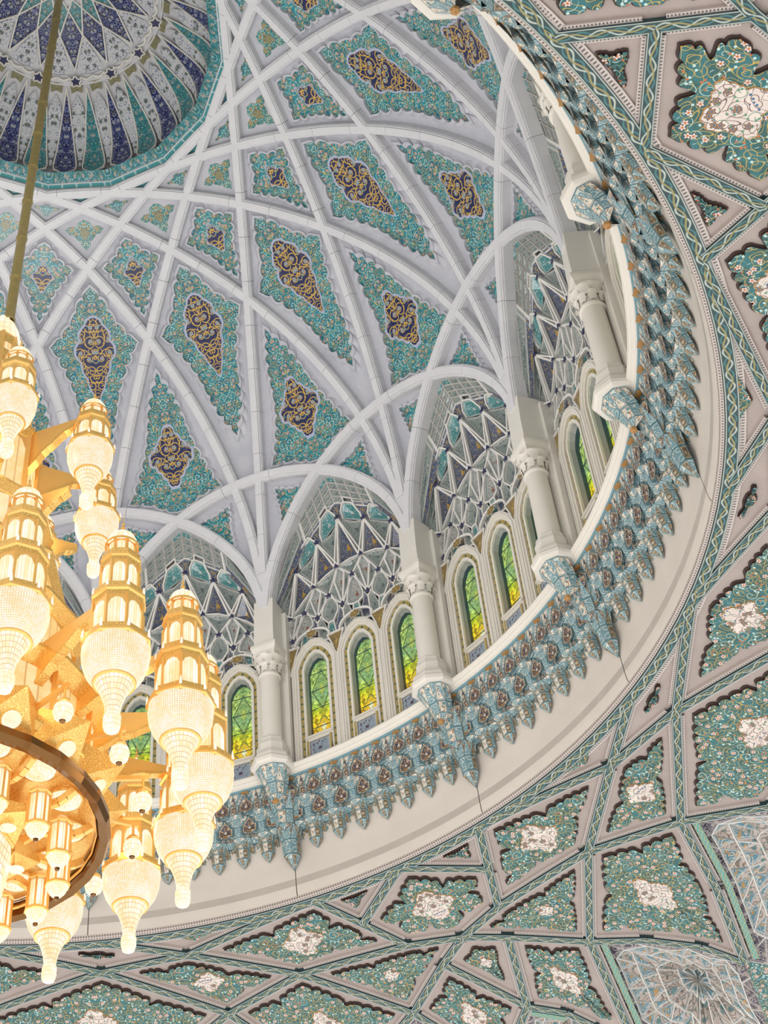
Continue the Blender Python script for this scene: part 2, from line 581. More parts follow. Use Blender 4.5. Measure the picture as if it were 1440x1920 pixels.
def outline(P, ref, lobe, amp, notch=0.0, per=7, waist=0.0):
    """scalloped edge along polygon P; ref gives the number of lobes so that nested outlines match"""
    s = 1 if area2(P) > 0 else -1
    out = []
    n = len(P)
    for i in range(n):
        a, b = P[i], P[(i + 1) % n]
        ra, rb = ref[i], ref[(i + 1) % n]
        L0 = hypot(rb[0] - ra[0], rb[1] - ra[1])
        k = max(2, int(round(L0 / lobe)))
        tx, ty = b[0] - a[0], b[1] - a[1]
        L = hypot(tx, ty) or 1e-9
        nx, ny = ty / L * s, -tx / L * s
        m = k * per
        for j in range(m):
            t = j / m
            env = min(1, t * k * .9, (1 - t) * k * .9)
            o = (abs(sin(pi * k * t)) ** .6 * amp * 1.1 * (1 + .4 * sin(3 * pi * t)) - amp * 1.35) * env
            o -= waist * L * sin(2 * pi * t) * (1 if i % 2 == 0 else -1) * .5
            if notch:
                q = (t - .5) * L
                o -= notch * math.exp(-(q / .10) ** 4)
            out.append((a[0] + tx * t + nx * o, a[1] + ty * t + ny * o))
    return out


def centroid(P):
    A = area2(P)
    if abs(A) < 1e-6:
        return (sum(p[0] for p in P) / len(P), sum(p[1] for p in P) / len(P))
    cx = cy = 0
    for i in range(len(P)):
        a, b = P[i], P[(i + 1) % len(P)]
        c = a[0] * b[1] - b[0] * a[1]
        cx += (a[0] + b[0]) * c
        cy += (a[1] + b[1]) * c
    return (cx / 6 / A, cy / 6 / A)


def slab(mb, O, mp, h0, h1, mi=0, mside=0, rings=6, cen=None, facing=1):
    """raised plate with outline O, front at height h1, sides down to h0"""
    c = cen or centroid(O)
    n = len(O)
    vs, uv = [], []
    for r in range(rings):
        s = 1 - r / rings
        for p in O:
            u, v = c[0] + (p[0] - c[0]) * s, c[1] + (p[1] - c[1]) * s
            vs.append(mp(u, v, h1))
            uv.append((u, v))
    vs.append(mp(c[0], c[1], h1))
    uv.append(c)
    fs = []
    for r in range(rings - 1):
        for i in range(n):
            j = (i + 1) % n
            fs.append([r * n + i, r * n + j, (r + 1) * n + j, (r + 1) * n + i])
    r = rings - 1
    for i in range(n):
        fs.append([r * n + i, r * n + (i + 1) % n, rings * n])
    mb.add(vs, fs, mi, uv)
    if h0 != h1:
        vs = [mp(p[0], p[1], h) for h in (h0, h1) for p in O]
        mb.add(vs, [[i, (i + 1) % n, n + (i + 1) % n, n + i] for i in range(n)], mside)


def band(mb, A, B, mp, ha, hb, mi=0):
    n = len(A)
    vs = [mp(p[0], p[1], ha) for p in A] + [mp(p[0], p[1], hb) for p in B]
    mb.add(vs, [[i, (i + 1) % n, n + (i + 1) % n, n + i] for i in range(n)], mi)


# ==================================================================  THE DOME
ZC, RD = 33.1, 14.5
SCN = Vector((0, 0, ZC))
D6 = 5.556
D2 = RD * cos(AL)


def cross_plan(a1, d1, a2, d2):
    """meeting point in plan of two straight ribs given as (azimuth of normal in bays, distance)"""
    n1 = (sin(a1 * AL), cos(a1 * AL))
    n2 = (sin(a2 * AL), cos(a2 * AL))
    den = n1[0] * n2[1] - n1[1] * n2[0]
    return ((d1 * n2[1] - d2 * n1[1]) / den, (n1[0] * d2 - n2[0] * d1) / den)


def sph(x, y, h=0.0):
    r2 = x * x + y * y
    return Vector((x, y, ZC + sqrt(max(0.0, RD * RD - r2))))


dome = tag(link('ceiling', None), 'great dome of grey-white marble ribs holding teal floral panels', kind='structure')
dome.location = (0, 0, 0)

# shell behind the ribs
mb = MB()
NA, NR = 256, 22
vs = []
for i in range(NR + 1):
    for j in range(NA):
        az = j / NA * 16
        k = round(az - .5) + .5          # bay centre
        m = floor(az) + (1 if az - floor(az) < .5 else 0)
        rb = min(RD - .001, D2 / cos((az - m) * AL))
        t = i / NR
        r = 5.5 + (rb - 5.5) * (1 - (1 - t) ** 1.6)
        x, y = r * sin(az * AL), r * cos(az * AL)
        q = sph(x, y)
        vs.append(q)
fs = [[i * NA + j, i * NA + (j + 1) % NA, (i + 1) * NA + (j + 1) % NA, (i + 1) * NA + j] for i in range(NR) for j in range(NA)]
mb.add(vs, fs)
mb.build('vault_shell', 'dome_marble', dome, True)

# ribs of separate voussoirs
PROF = [(-.17, -.06), (-.17, .26), (-.148, .26), (-.148, .31), (-.118, .31), (-.105, .36), (.105, .36), (.118, .31),
        (.148, .31), (.148, .26), (.17, .26), (.17, -.06)]


def rib_frame(m, d, th):
    rho = sqrt(RD * RD - d * d)
    n = Vector((sin(m * AL), cos(m * AL), 0))
    t = Vector((cos(m * AL), -sin(m * AL), 0))
    c = n * d + t * (rho * cos(th)) + Vector((0, 0, rho * sin(th)))
    tan = (t * -sin(th) + Vector((0, 0, cos(th)))).normalized()
    inn = -c / RD
    lat = tan.cross(inn).normalized()
    return c + SCN, lat, inn


def voussoir(mb, m, d, t0, t1, steps=3, sc=1.0):
    rho = sqrt(RD * RD - d * d)
    g = .006 / rho
    t0 += g
    t1 -= g
    n = len(PROF)
    vs = []
    for s in range(steps + 1):
        c, lat, inn = rib_frame(m, d, t0 + (t1 - t0) * s / steps)
        for a, h in PROF:
            vs.append(c + lat * a * sc + inn * h * sc)
    fs = [[s * n + i, s * n + (i + 1) % n, (s + 1) * n + (i + 1) % n, (s + 1) * n + i] for s in range(steps) for i in range(n)]
    fs.append(list(range(n))[::-1])
    fs.append([steps * n + i for i in range(n)])
    mb.add(vs, fs)


nvis = 0
for fam, (d, off, te, nb, sc) in enumerate(((D6, 0, .035, 27, 1.0), (D2, 0, .10, 9, 1.12))):
    for m in range(16):
        rib = link('rib', None, dome)
        far = MB()
        blocks = []
        a = te
        seg = (pi - 2 * te) / nb
        for b in range(nb):
            t0, t1 = te + seg * b, te + seg * (b + 1)
            c, lat, inn = rib_frame(m, d, (t0 + t1) / 2)
            x, y = screen(c)
            if -20 < x < 1180 and -20 < y < 1160 and nvis < 292:
                q = MB()
                voussoir(q, m, d, t0, t1, 3, sc)
                q.build('voussoir', 'rib_marble', rib)
                nvis += 1
            else:
                voussoir(far, m, d, t0, t1, 3, sc)
        if far.f:
            tag(far.build('rib_course', 'rib_marble', rib), kind='stuff')


def tangent_map(corners, az):
    """local flat frame of a panel: u sideways, v up the dome"""
    cs = [Vector(c) - SCN for c in corners]
    n = Vector((0, 0, 0))
    for c in cs:
        n += c.normalized()
    e1 = Vector((cos(az * AL), -sin(az * AL), 0))
    n -= e1 * n.dot(e1)
    n.normalize()
    e2 = n.cross(e1)
    if e2.z < 0:
        e2 = -e2
    P = [((c.dot(e1)) / c.dot(n) * RD, (c.dot(e2)) / c.dot(n) * RD) for c in cs]

    def mp(u, v, h):
        return SCN + (n + (e1 * u + e2 * v) / RD).normalized() * (RD - h)
    return P, mp


def medallion_outline(w, h, c, k=4, kind=0, n=96):
    out = []
    for i in range(n):
        a = 2 * pi * i / n
        r = .92 + .13 * cos(4 * a) + .10 * abs(cos(k * a)) ** .7 + .07 * abs(sin(2 * k * a))
        y = sin(a)
        x = cos(a)
        tip = abs(y) ** 6 * .22
        u = w * x * r * (1 - .25 * max(0, y) if kind == 1 else 1)
        v = h * y * (r + tip)
        out.append((c[0] + u, c[1] + v))
    return out


def dome_panel(az, plan, kind, visible=True):
    corners = [sph(*p) for p in plan]
    P, mp = tangent_map(corners, az)
    if area2(P) < 0:
        P = P[::-1]
    root_c = None
    if kind in ('long', 'wide', 'mid'):
        ins = {'long': (.29, .40), 'wide': (.32, .43), 'mid': (.32, .42)}[kind]
        lobe = {'long': .62, 'wide': .60, 'mid': .50}[kind]
        wst = {'long': .05, 'wide': .04, 'mid': .03}[kind]
        f1 = outline(inset(P, ins[0] - .08), P, lobe, .08, per=8, waist=wst)
        f2 = outline(inset(P, ins[0]), P, lobe, .09, per=8, waist=wst)
        f3 = outline(inset(P, ins[1]), P, lobe, .10, per=8, waist=wst)
        q = MB()
        band(q, f1, f2, mp, .0, .05)
        band(q, f2, inset_like(f2, f3, .3), mp, .05, .09)
        band(q, inset_like(f2, f3, .3), inset_like(f2, f3, .36), mp, .09, .13)
        band(q, inset_like(f2, f3, .36), f3, mp, .13, .13)
        band(q, f3, f3, mp, .13, .015)
        fr = q.build('panel', 'dome_marble', dome)
        q = MB()
        cen = centroid(f3)
        slab(q, f3, mp, .015, .02, 0, 0, 8, cen)
        q.build('tile_field', 'teal', fr)
        vs_ = [p[1] for p in f3]
        top, bot = max(vs_), min(vs_)
        H = top - bot

        def halfw(v):
            xs = [abs(p[0]) for p in f3 if abs(p[1] - v) < .25]
            return min(xs) if xs and min(xs) > .1 else (sum(xs) / len(xs) if xs else .5)
        if kind == 'long':
            cs = [(0, bot + H * .68, .36, .36 / 3.2, 0), (0, bot + H * .52, .21, .1, 2)]
            q, q2 = MB(), MB()
            w1 = .36 * max(.6, max(p[0] for p in f3))
            # one long double medallion
            o1 = []
            hh = H * .205
            c0 = bot + H * .60
            nn = 120
            for i in range(nn):
                a = 2 * pi * i / nn
                y = sin(a)
                wprof = (1.0 if y > -.05 else max(.0, 1.0 + .55 * (y + .05)) * .78)
                r = 1 + .22 * abs(sin(6 * a)) ** .7 - .14
                o1.append((w1 * cos(a) * r * wprof * 1.15, c0 + hh * y * (1 + .12 * abs(y) ** 5)))
            rim = [((p[0]) * 1.12, c0 + (p[1] - c0) * 1.06) for p in o1]
            slab(q, rim, mp, .02, .035, 0, 0, 4, (0, c0))
            slab(q2, o1, mp, .035, .05, 0, 0, 5, (0, c0))
            r_ = q.build('medallion_rim', 'pale_blue', fr)
            q2.build('medallion', 'navy_gold', fr)
        else:
            if kind == 'wide':
                c0 = (0, bot + H * .40)
                w_, h_ = .62, .78
            else:
                c0 = (0, bot + H * .57)
                w_, h_ = .27, .36
            o1 = medallion_outline(w_, h_, c0)
            o2 = medallion_outline(w_ * 1.12, h_ * 1.10, c0)
            q, q2 = MB(), MB()
            slab(q, o2, mp, .02, .035, 0, 0, 3, c0)
            slab(q2, o1, mp, .035, .05, 0, 0, 4, c0)
            q.build('medallion_rim', 'pale_blue', fr)
            q2.build('medallion', 'navy_gold', fr)
    elif kind == 'small':
        f3 = outline(inset(P, .40), P, .60, .09, per=8)
        q = MB()
        slab(q, f3, mp, 0, .03, 0, 0, 5)
        fr = q.build('panel', 'teal_small', dome)
        c0 = centroid(f3)
        q = MB()
        slab(q, medallion_outline(.15, .15, c0, 3), mp, .03, .045, 0, 0, 2, c0)
        q.build('medallion', 'khaki', fr)
    elif kind == 'tiny':
        f3 = outline(inset(P, .30), P, .44, .05, per=8)
        q = MB()
        slab(q, f3, mp, 0, .03, 0, 0, 4)
        q.build('panel', 'teal_small', dome)
    elif kind == 'gap':
        f3 = inset(P, .02)
        q = MB()
        slab(q, f3, mp, 0, .02, 0, 0, 2)
        q.build('panel', 'teal_plain', dome)
    elif kind == 'side':
        f1 = outline(inset(P, .28), P, .46, .06, per=8)
        f2 = outline(inset(P, .34), P, .46, .07, per=8)
        f3 = outline(inset(P, .42), P, .46, .07, per=8)
        q = MB()
        band(q, f1, f2, mp, 0, .08)
        band(q, f2, f3, mp, .12, .12)
        band(q, f2, f2, mp, .08, .12)
        band(q, f3, f3, mp, .12, .015)
        fr = q.build('panel', 'dome_marble', dome)
        q = MB()
        slab(q, f3, mp, .015, .02, 0, 0, 5)
        q.build('tile_field', 'teal', fr)


def inset_like(A, B, t):
    return [(a[0] + (b[0] - a[0]) * t, a[1] + (b[1] - a[1]) * t) for a, b in zip(A, B)]


def lvl(k, diff):
    """node where rib B of column k-diff/2 meets rib A of column k+diff/2"""
    r = D6 / cos((6 - diff) / 2 * AL)
    return (r * sin(k * AL), r * cos(k * AL))


for k in range(16):
    B = lambda c: (c + 3, D6)
    A = lambda c: (c - 3, D6)
    arc = lambda m: (m, D2)
    h = k + .5
    L0 = cross_plan(*arc(k), *arc(k + 1))
    # under the first crossing: B_k , A_k+1, and the two short arches
    ql = cross_plan(*B(k), *arc(k))
    qr = cross_plan(*A(k + 1), *arc(k + 1))
    # arc(k) runs from column k-1 over k down to k+1 ; its part left of the apex lies between ql and L0
    dome_panel(h, [lvl(h, 1), qr, L0, ql], 'wide')
    dome_panel(k, [lvl(k, 2), lvl(k + .5, 1), (13.1 * sin(k * AL), 13.1 * cos(k * AL)), lvl(k - .5, 1)], 'long')
    dome_panel(h, [lvl(h, 3), lvl(k + 1, 2), lvl(h, 1), lvl(k, 2)], 'mid')
    dome_panel(k, [lvl(k, 4), lvl(k + .5, 3), lvl(k, 2), lvl(k - .5, 3)], 'small')
    dome_panel(h, [lvl(h, 5), lvl(k + 1, 4), lvl(h, 3), lvl(k, 4)], 'tiny')
    rr = 5.62
    dome_panel(k, [(rr * sin((k - .35) * AL), rr * cos((k - .35) * AL)), (rr * sin((k + .35) * AL), rr * cos((k + .35) * AL)), lvl(k, 4)], 'gap')
    # side triangles between long rib and the two arches
    pr_ = 14.33
    dome_panel(k + .27, [ql, L0, (pr_ * sin((k + .085) * AL), pr_ * cos((k + .085) * AL))], 'side')
    dome_panel(k + .73, [qr, L0, (pr_ * sin((k + .915) * AL), pr_ * cos((k + .915) * AL))], 'side')

# ==================================================================  FLUTED CUPOLA
cup = tag(link('ceiling.001', None, None, (0, 0, 0)), 'fluted cupola of navy and teal petals round a sixteen-pointed star crown', kind='structure')
ZR = 46.50


def cup_prof(s):
    """inner shell: s 0 at the ring to 1 at the star ring"""
    r = 5.08 + .12 * sin(pi * min(1, s * 1.6)) - 1.82 * s ** 1.9
    z = ZR + .15 + 3.35 * (s ** .80)
    return r, z


mb = MB()
mb.lathe([(cup_prof(i / 14)[0] + .16, cup_prof(i / 14)[1]) for i in range(15)] + [(3.1, 50.02)], 128)
mb.build('cupola_shell', 'rib_marble', cup, True)
for k in range(32):
    az = k / 2 + .25
    q, e = MB(), MB()
    n = 14
    W0 = .41
    vs, uv = [], []
    rows = []
    for i in range(n + 1):
        s = i / n
        if s < .12:
            w = W0 * sqrt(max(0, 1 - ((.12 - s) / .12) ** 2)) * .98
        else:
            w = W0 * (1 - ((s - .12) / .86)) ** .85 if s < .98 else 0
        r, z = cup_prof(.02 + .90 * s)
        row = []
        for j in range(5):
            t = (j - 2) / 2
            x = w * t
            dep = .10 * (1 - t * t)            # hollow flute
            rr = r - .05 + dep * (w / W0)
            a = az * AL + x / r
            row.append(Vector((rr * sin(a), rr * cos(a), z)))
            uv.append((x, z))
        rows.append(row)
        vs += row
    fs = [[i * 5 + j, i * 5 + j + 1, (i + 1) * 5 + j + 1, (i + 1) * 5 + j] for i in range(n) for j in range(4)]
    q.add(vs, fs, 0, uv)
    pt = q.build('petal', 'petal_navy' if k % 2 else 'petal_teal', cup, True)
    for i in range(n):
        for j in (0, 4):
            nn = -Vector((rows[i][j].x, rows[i][j].y, 0)).normalized()
            e.bar(rows[i][j] + nn * .01, rows[i + 1][j] + nn * .01, .022, .03, nn)
    e.build('petal_edge', 'cream_marble', pt)
    az2 = k / 2
    q = MB()
    vs, uv = [], []
    for i in range(11):
        s = .14 + .72 * i / 10
        r, z = cup_prof(s)
        w = .03 + .21 * min(1, (s - .14) / .45) * (1 if i < 8 else (.92 if i == 8 else (.66 if i == 9 else .06)))
        for t in (-1, 0, 1):
            rr = r - .02 - .05 * (1 - abs(t))
            a = az2 * AL + t * w / rr
            vs.append((rr * sin(a), rr * cos(a), z))
            uv.append((t * w, z + k))
    q.add(vs, [[i * 3 + j, i * 3 + j + 1, i * 3 + j + 4, i * 3 + j + 3] for i in range(10) for j in range(2)], 0, uv)
    q.build('wedge_tile', 'petal_white', cup, True)
    q = MB()
    r0, z0 = cup_prof(.97)
    r1, z1 = cup_prof(.885)
    g = [pol(r0 - .03, az2 - .17, z0), pol(r0 - .03, az2 + .17, z0), pol(r1 - .03, az2 + .13, z1), pol(r1 - .05, az2, z1 + .14), pol(r1 - .03, az2 - .13, z1)]
    q.fan(g)
    q.build('tip_tile', 'khaki', cup)


def cap_z(r):
    return 49.95 + 1.35 * (1 - (min(r, 3.3) / 3.3) ** 1.8)


mb = MB()
mb.lathe([(3.4, 49.86), (3.3, 49.95), (2.6, cap_z(2.6)), (2.0, cap_z(2.0)), (1.2, cap_z(1.2)), (.6, cap_z(.6)), (.01, cap_z(0))], 96)
mb.build('crown_shell', 'rib_marble', cup, True)


def capfan(pts, mat, name, lift=.04, rings=3):
    c = (sum(p[0] for p in pts) / len(pts), sum(p[1] for p in pts) / len(pts))
    ca = atan2(c[0], c[1])
    # local coordinates so that the pattern mirrors about the piece's axis
    q = MB()
    L = [(p[0] * cos(ca) - p[1] * sin(ca), p[0] * sin(ca) + p[1] * cos(ca)) for p in pts]

    def mp(u, v, h):
        x, y = u * cos(ca) + v * sin(ca), -u * sin(ca) + v * cos(ca)
        return Vector((x, y, cap_z(hypot(x, y)) - h))
    slab(q, L, mp, 0, lift, 0, 0, rings)
    return q.build(name, mat, cup)


def p2(r, k):
    return (r * sin(k * AL), r * cos(k * AL))


bars = MB()
for k in range(16):
    # navy lozenge at k, white shield at k+.5, teal kite at k+.5
    capfan([p2(2.95, k + .06), p2(2.02, k + .46), p2(1.24, k), p2(2.02, k - .46), p2(2.95, k - .06)], 'petal_navy', 'lozenge', .03)
    sh = [p2(2.0, k + .5), p2(2.45, k + .30), p2(2.95, k + .16)] + [p2(3.02 + .08 * sin(pi * t / 6), k + .18 + .64 * t / 6) for t in range(7)] + [p2(2.95, k + .84), p2(2.45, k + .70)]
    capfan(sh, 'petal_white', 'shield', .05)
    capfan([p2(1.92, k + .5), p2(1.26, k + .93), p2(.92, k + .5), p2(1.26, k + .07)], 'petal_teal', 'kite', .03)
    for a, b in (((2.98, k), (2.0, k + .5)), ((2.98, k), (2.0, k - .5)), ((2.0, k + .5), (1.22, k)), ((2.0, k - .5), (1.22, k)), ((1.22, k), (.88, k + .5)), ((1.22, k), (.88, k - .5))):
        A_, B_ = p2(*a), p2(*b)
        bars.bar((A_[0], A_[1], cap_z(a[0]) - .06), (B_[0], B_[1], cap_z(b[0]) - .06), .025, .03, (0, 0, 1))
    st = []
    for i in range(10):
        a = 2 * pi * i / 10
        rr = .24 if i % 2 == 0 else .13
        c = pol(3.24, k)
        st.append((c.x + rr * sin(a + k * AL + pi), c.y + rr * cos(a + k * AL + pi)))
    q = MB()
    slab(q, [(p[0] * 1.0, p[1]) for p in st], lambda u, v, h: Vector((u, v, 49.93 - h - .03)), 0, .05, 0, 0, 2)
    star = q.build('star_tile', 'navy', cup)
    for i in range(10):
        a, b = st[i], st[(i + 1) % 10]
        bars.bar((a[0], a[1], 49.84), (b[0], b[1], 49.84), .022, .03, (0, 0, 1))
    for sgn in (-1, 1):
        for j in range(5):
            a = p2(3.1 + .1 * sin(pi * j / 5), k + .5 + sgn * (.36 - .36 * j / 5))
            b = p2(3.1 + .1 * sin(pi * (j + 1) / 5), k + .5 + sgn * (.36 - .36 * (j + 1) / 5))
            bars.bar((a[0], a[1], 49.88), (b[0], b[1], 49.88), .03, .03, (0, 0, 1))
tag(bars.build('strapwork', 'cream_marble', cup), kind='stuff')
capfan([p2(.9 if i % 2 else 1.12, i / 2) for i in range(32)], 'petal_white', 'centre_star', .03)

# ring mouldings: sixteen straight sides, corners over the bay middles
for k in range(16):
    q, e, t_ = MB(), MB(), MB()
    for (r0, r1, z0, z1, tgt) in ((4.99, 5.30, ZR + .30, ZR + .10, 0), (5.30, 5.34, ZR + .06, ZR + .06, 1), (5.34, 5.46, ZR + .06, ZR + .02, 2), (5.46, 5.55, ZR + .0, ZR - .02, 1), (5.55, 5.70, ZR - .06, ZR - .2, 1)):
        a, b = pol(r0 / cos(AL / 2) * .985, k - .5, z0), pol(r0 / cos(AL / 2) * .985, k + .5, z0)
        c, d = pol(r1 / cos(AL / 2) * .985, k + .5, z1), pol(r1 / cos(AL / 2) * .985, k - .5, z1)
        m_ = (q, e, t_)[tgt]
        m_.add([a, b, c, d], [[0, 1, 2, 3]], 0, [(-1, 0), (1, 0), (1, .22), (-1, .22)] if tgt == 0 else [(0, -.2), (2, -.2), (2, .2), (0, .2)])
        if tgt == 1:
            m_.add([a, b, b + Vector((0, 0, .12)), a + Vector((0, 0, .12))], [[0, 1, 2, 3]])
    sd = e.build('ring_moulding', 'rib_marble', cup)
    q.build('ring_frieze', 'petal_teal', sd)
    t_.build('ring_strip', 'teal_strip', sd)

# ==================================================================  DRUM WALL AND LEDGE
drum = tag(link('wall_drum', None, None, (0, 0, 0)), 'plain cream marble drum wall under the tiled cornice', kind='structure')
for k in range(-2, 14):
    q = MB()
    q.lathe([(15.3, 27.3), (15.5, 26.3), (15.655, 25.5), (15.66, 25.0), (15.675, 24.62)], 12, a0=(k + .002) * AL, a1=(k + .998) * AL)
    q.lathe([(15.685, 24.40), (15.70, 24.2), (15.745, 24.02)], 12, a0=(k + .002) * AL, a1=(k + .998) * AL)
    p = q.build('marble_panel', 'band_marble', drum, True)
    q = MB()
    q.lathe([(15.675, 24.62), (15.685, 24.40)], 12, a0=(k + .002) * AL, a1=(k + .998) * AL)
    q.build('band_course', 'band_dark', p, True)
q = MB()
q.lathe([(15.4, 27.3), (15.70, 25.6), (15.71, 24.6), (15.78, 24.0)], 96)
q.build('joint_bed', 'joint', drum, True)
# wall behind the windows
q = MB()
q.lathe([(15.45, 27.3), (15.45, 33.4)], 96)
q.build('window_wall', 'cream_marble', drum, True)

for k in range(-2, 8):
    q = MB()
    q.box((0, 15.12, 30.7), (.46, .36, 3.05))
    q.box((0, 14.74, 30.2), (.30, .03, 2.5))
    p = q.build('pier', 'cream_marble', drum)
    p.rotation_euler = (0, 0, -k * AL)

ledge = tag(link('trim_1', None, None, (0, 0, 0)), 'stepped white marble ledge running under the windows', kind='structure')
for k in range(-2, 14):
    q = MB()
    q.lathe([(15.5, 27.74), (14.62, 27.72), (14.55, 27.69), (14.52, 27.63), (14.55, 27.57), (14.60, 27.55), (14.60, 27.50), (14.64, 27.46),
             (14.67, 27.45), (14.67, 27.41), (14.70, 27.40), (15.2, 27.38)], 12, a0=(k + .0015) * AL, a1=(k + .9985) * AL)
    p = q.build('ledge_stone', 'cream_marble', ledge)
    q = MB()
    q.lathe([(14.70, 27.40), (14.72, 27.34), (15.2, 27.33)], 12, a0=(k + .0015) * AL, a1=(k + .9985) * AL)
    q.build('teal_fillet', 'f_teal', p)

# ==================================================================  COLUMNS
COLZ = 26.5


def make_column(name):
    """origin on the axis of the column at the underside of its plinth; local y points outwards"""
    t = link(name, None)
    oc = pi / 8
    q = MB()
    q.lathe([(.01, 1.00), (.58, 1.00), (.64, 1.06), (.66, 1.16), (.60, 1.24), (.60, 1.34), (.54, 1.44), (.01, 1.44)], 8, phase=oc)
    q.build('plinth', 'cream_marble', t)
    q = MB()
    q.lathe([(.01, 1.44), (.48, 1.44), (.47, 1.50), (.45, 1.58), (.46, 1.78), (.43, 1.84), (.40, 1.95), (.40, 2.0), (.36, 2.04), (.34, 2.08), (.01, 2.08)], 8, phase=oc)
    q.build('base', 'cream_marble', t)
    q = MB()
    q.lathe([(.315, 2.08), (.31, 3.0), (.30, 4.40)], 32)
    q.build('shaft', 'cream_marble', t, True)
    q = MB()
    q.lathe([(.30, 4.38), (.35, 4.40), (.36, 4.45), (.33, 4.50), (.31, 4.56), (.32, 4.75), (.36, 4.95), (.46, 5.14)], 32)
    cap = q.build('capital', 'cream_marble', t, True)
    for ring, (n, z0, z1, w) in enumerate(((8, 4.54, 4.86, .12), (8, 4.74, 5.14, .13))):
        for j in range(n):
            a = (j + ring * .5) * 2 * pi / n
            q = MB()
            vs = []
            m_ = 6
            for i in range(m_ + 1):
                s = i / m_
                zz = z0 + (z1 - z0) * min(1, s * 1.15) - (.07 * max(0, s - .82) / .18)
                rr = .335 + .05 * s + .13 * max(0, s - .6) ** 1.2 * 2 + (.03 if ring else 0)
                ww = w * (sin(pi * min(1, .18 + s * .75)) ** .7) * (1 - .15 * (i % 2))
                for x in (-1, 0, 1):
                    rx = rr + (.02 if x == 0 else 0)
                    aa = a + x * ww / .36
                    vs.append((rx * sin(aa), rx * cos(aa), zz))
            fs = [[i * 3 + x, i * 3 + x + 1, (i + 1) * 3 + x + 1, (i + 1) * 3 + x] for i in range(m_) for x in range(2)]
            q.add(vs, fs)
            q.build('acanthus_leaf', 'cream_marble', cap, True)
    q = MB()
    s4 = pi / 4
    q.lathe([(.01, 5.12), (.48, 5.12), (.50, 5.2), (.52, 5.3), (.57, 5.38), (.60, 5.46), (.60, 5.56), (.55, 5.60), (.01, 5.60)], 4, phase=s4)
    q.build('abacus', 'cream_marble', t)
    q = MB()
    pr = [(-.34, 5.60), (.34, 5.60), (.33, 6.3), (.33, 7.45), (-.33, 7.45), (-.33, 6.3)]
    ys = {5.60: (-.34, .40), 6.3: (-.33, .42), 7.45: (-.27, .45)}
    f_ = [Vector((x, ys[z][0], z)) for x, z in pr]
    b_ = [Vector((x, ys[z][1], z)) for x, z in pr]
    q.add(f_ + b_, [[0, 1, 2, 5], [5, 2, 3, 4], [0, 6, 7, 1], [1, 7, 8, 2], [2, 8, 9, 3], [3, 9, 10, 4], [4, 10, 11, 5], [5, 11, 6, 0]])
    q.build('springer_block', 'cream_marble', t)
    return t


col_labels = {
    0: 'white marble column hidden behind the glowing outer bowls of the chandelier',
    1: 'slender white marble column standing free just beside the chandelier, between stained glass windows',
    2: 'white marble column second from the chandelier, between two bays of three windows',
    3: 'white marble column third from the chandelier, leaning across a half hidden window',
    4: 'thick foreshortened marble column fourth from the chandelier, on the steep part of the ledge',
    5: 'marble column mostly hidden by the ledge, its octagonal plinth seen from below',
    6: 'marble column whose octagonal plinth touches the upper edge of the photo',
}
c0 = make_column('column')
first = True
for k in sorted(col_labels):
    c = c0 if first else copy_tree(c0)
    first = False
    c.location = pol(14.40, k, COLZ)
    c.rotation_euler = (0, 0, -k * AL)
    tag(c, col_labels[k], 'column')


# ==================================================================  WINDOWS
def warch(hw, z0, zt, n=0):
    """pointed arch of straight facets; hw half width, zt apex"""
    d = hw
    return [(-hw, z0), (-hw, zt - 1.05 * d - .12), (-hw * .80, zt - .62 * d - .06), (-hw * .42, zt - .22 * d), (0, zt),
            (hw * .42, zt - .22 * d), (hw * .80, zt - .62 * d - .06), (hw, zt - 1.05 * d - .12), (hw, z0)]


def wband(q, A, B, ya, yb, mi=0):
    """strip between two arches at depths ya, yb (local y outwards)"""
    n = len(A)
    vs = [(x, ya, z) for x, z in A] + [(x, yb, z) for x, z in B]
    L = 0
    uv = []
    for i in range(n):
        if i:
            L += hypot(A[i][0] - A[i - 1][0], A[i][1] - A[i - 1][1])
        uv.append(L)
    U = [(u, -.5) for u in uv] + [(u, .5) for u in uv]
    q.add(vs, [[i, i + 1, n + i + 1, n + i] for i in range(n - 1)], mi, U)


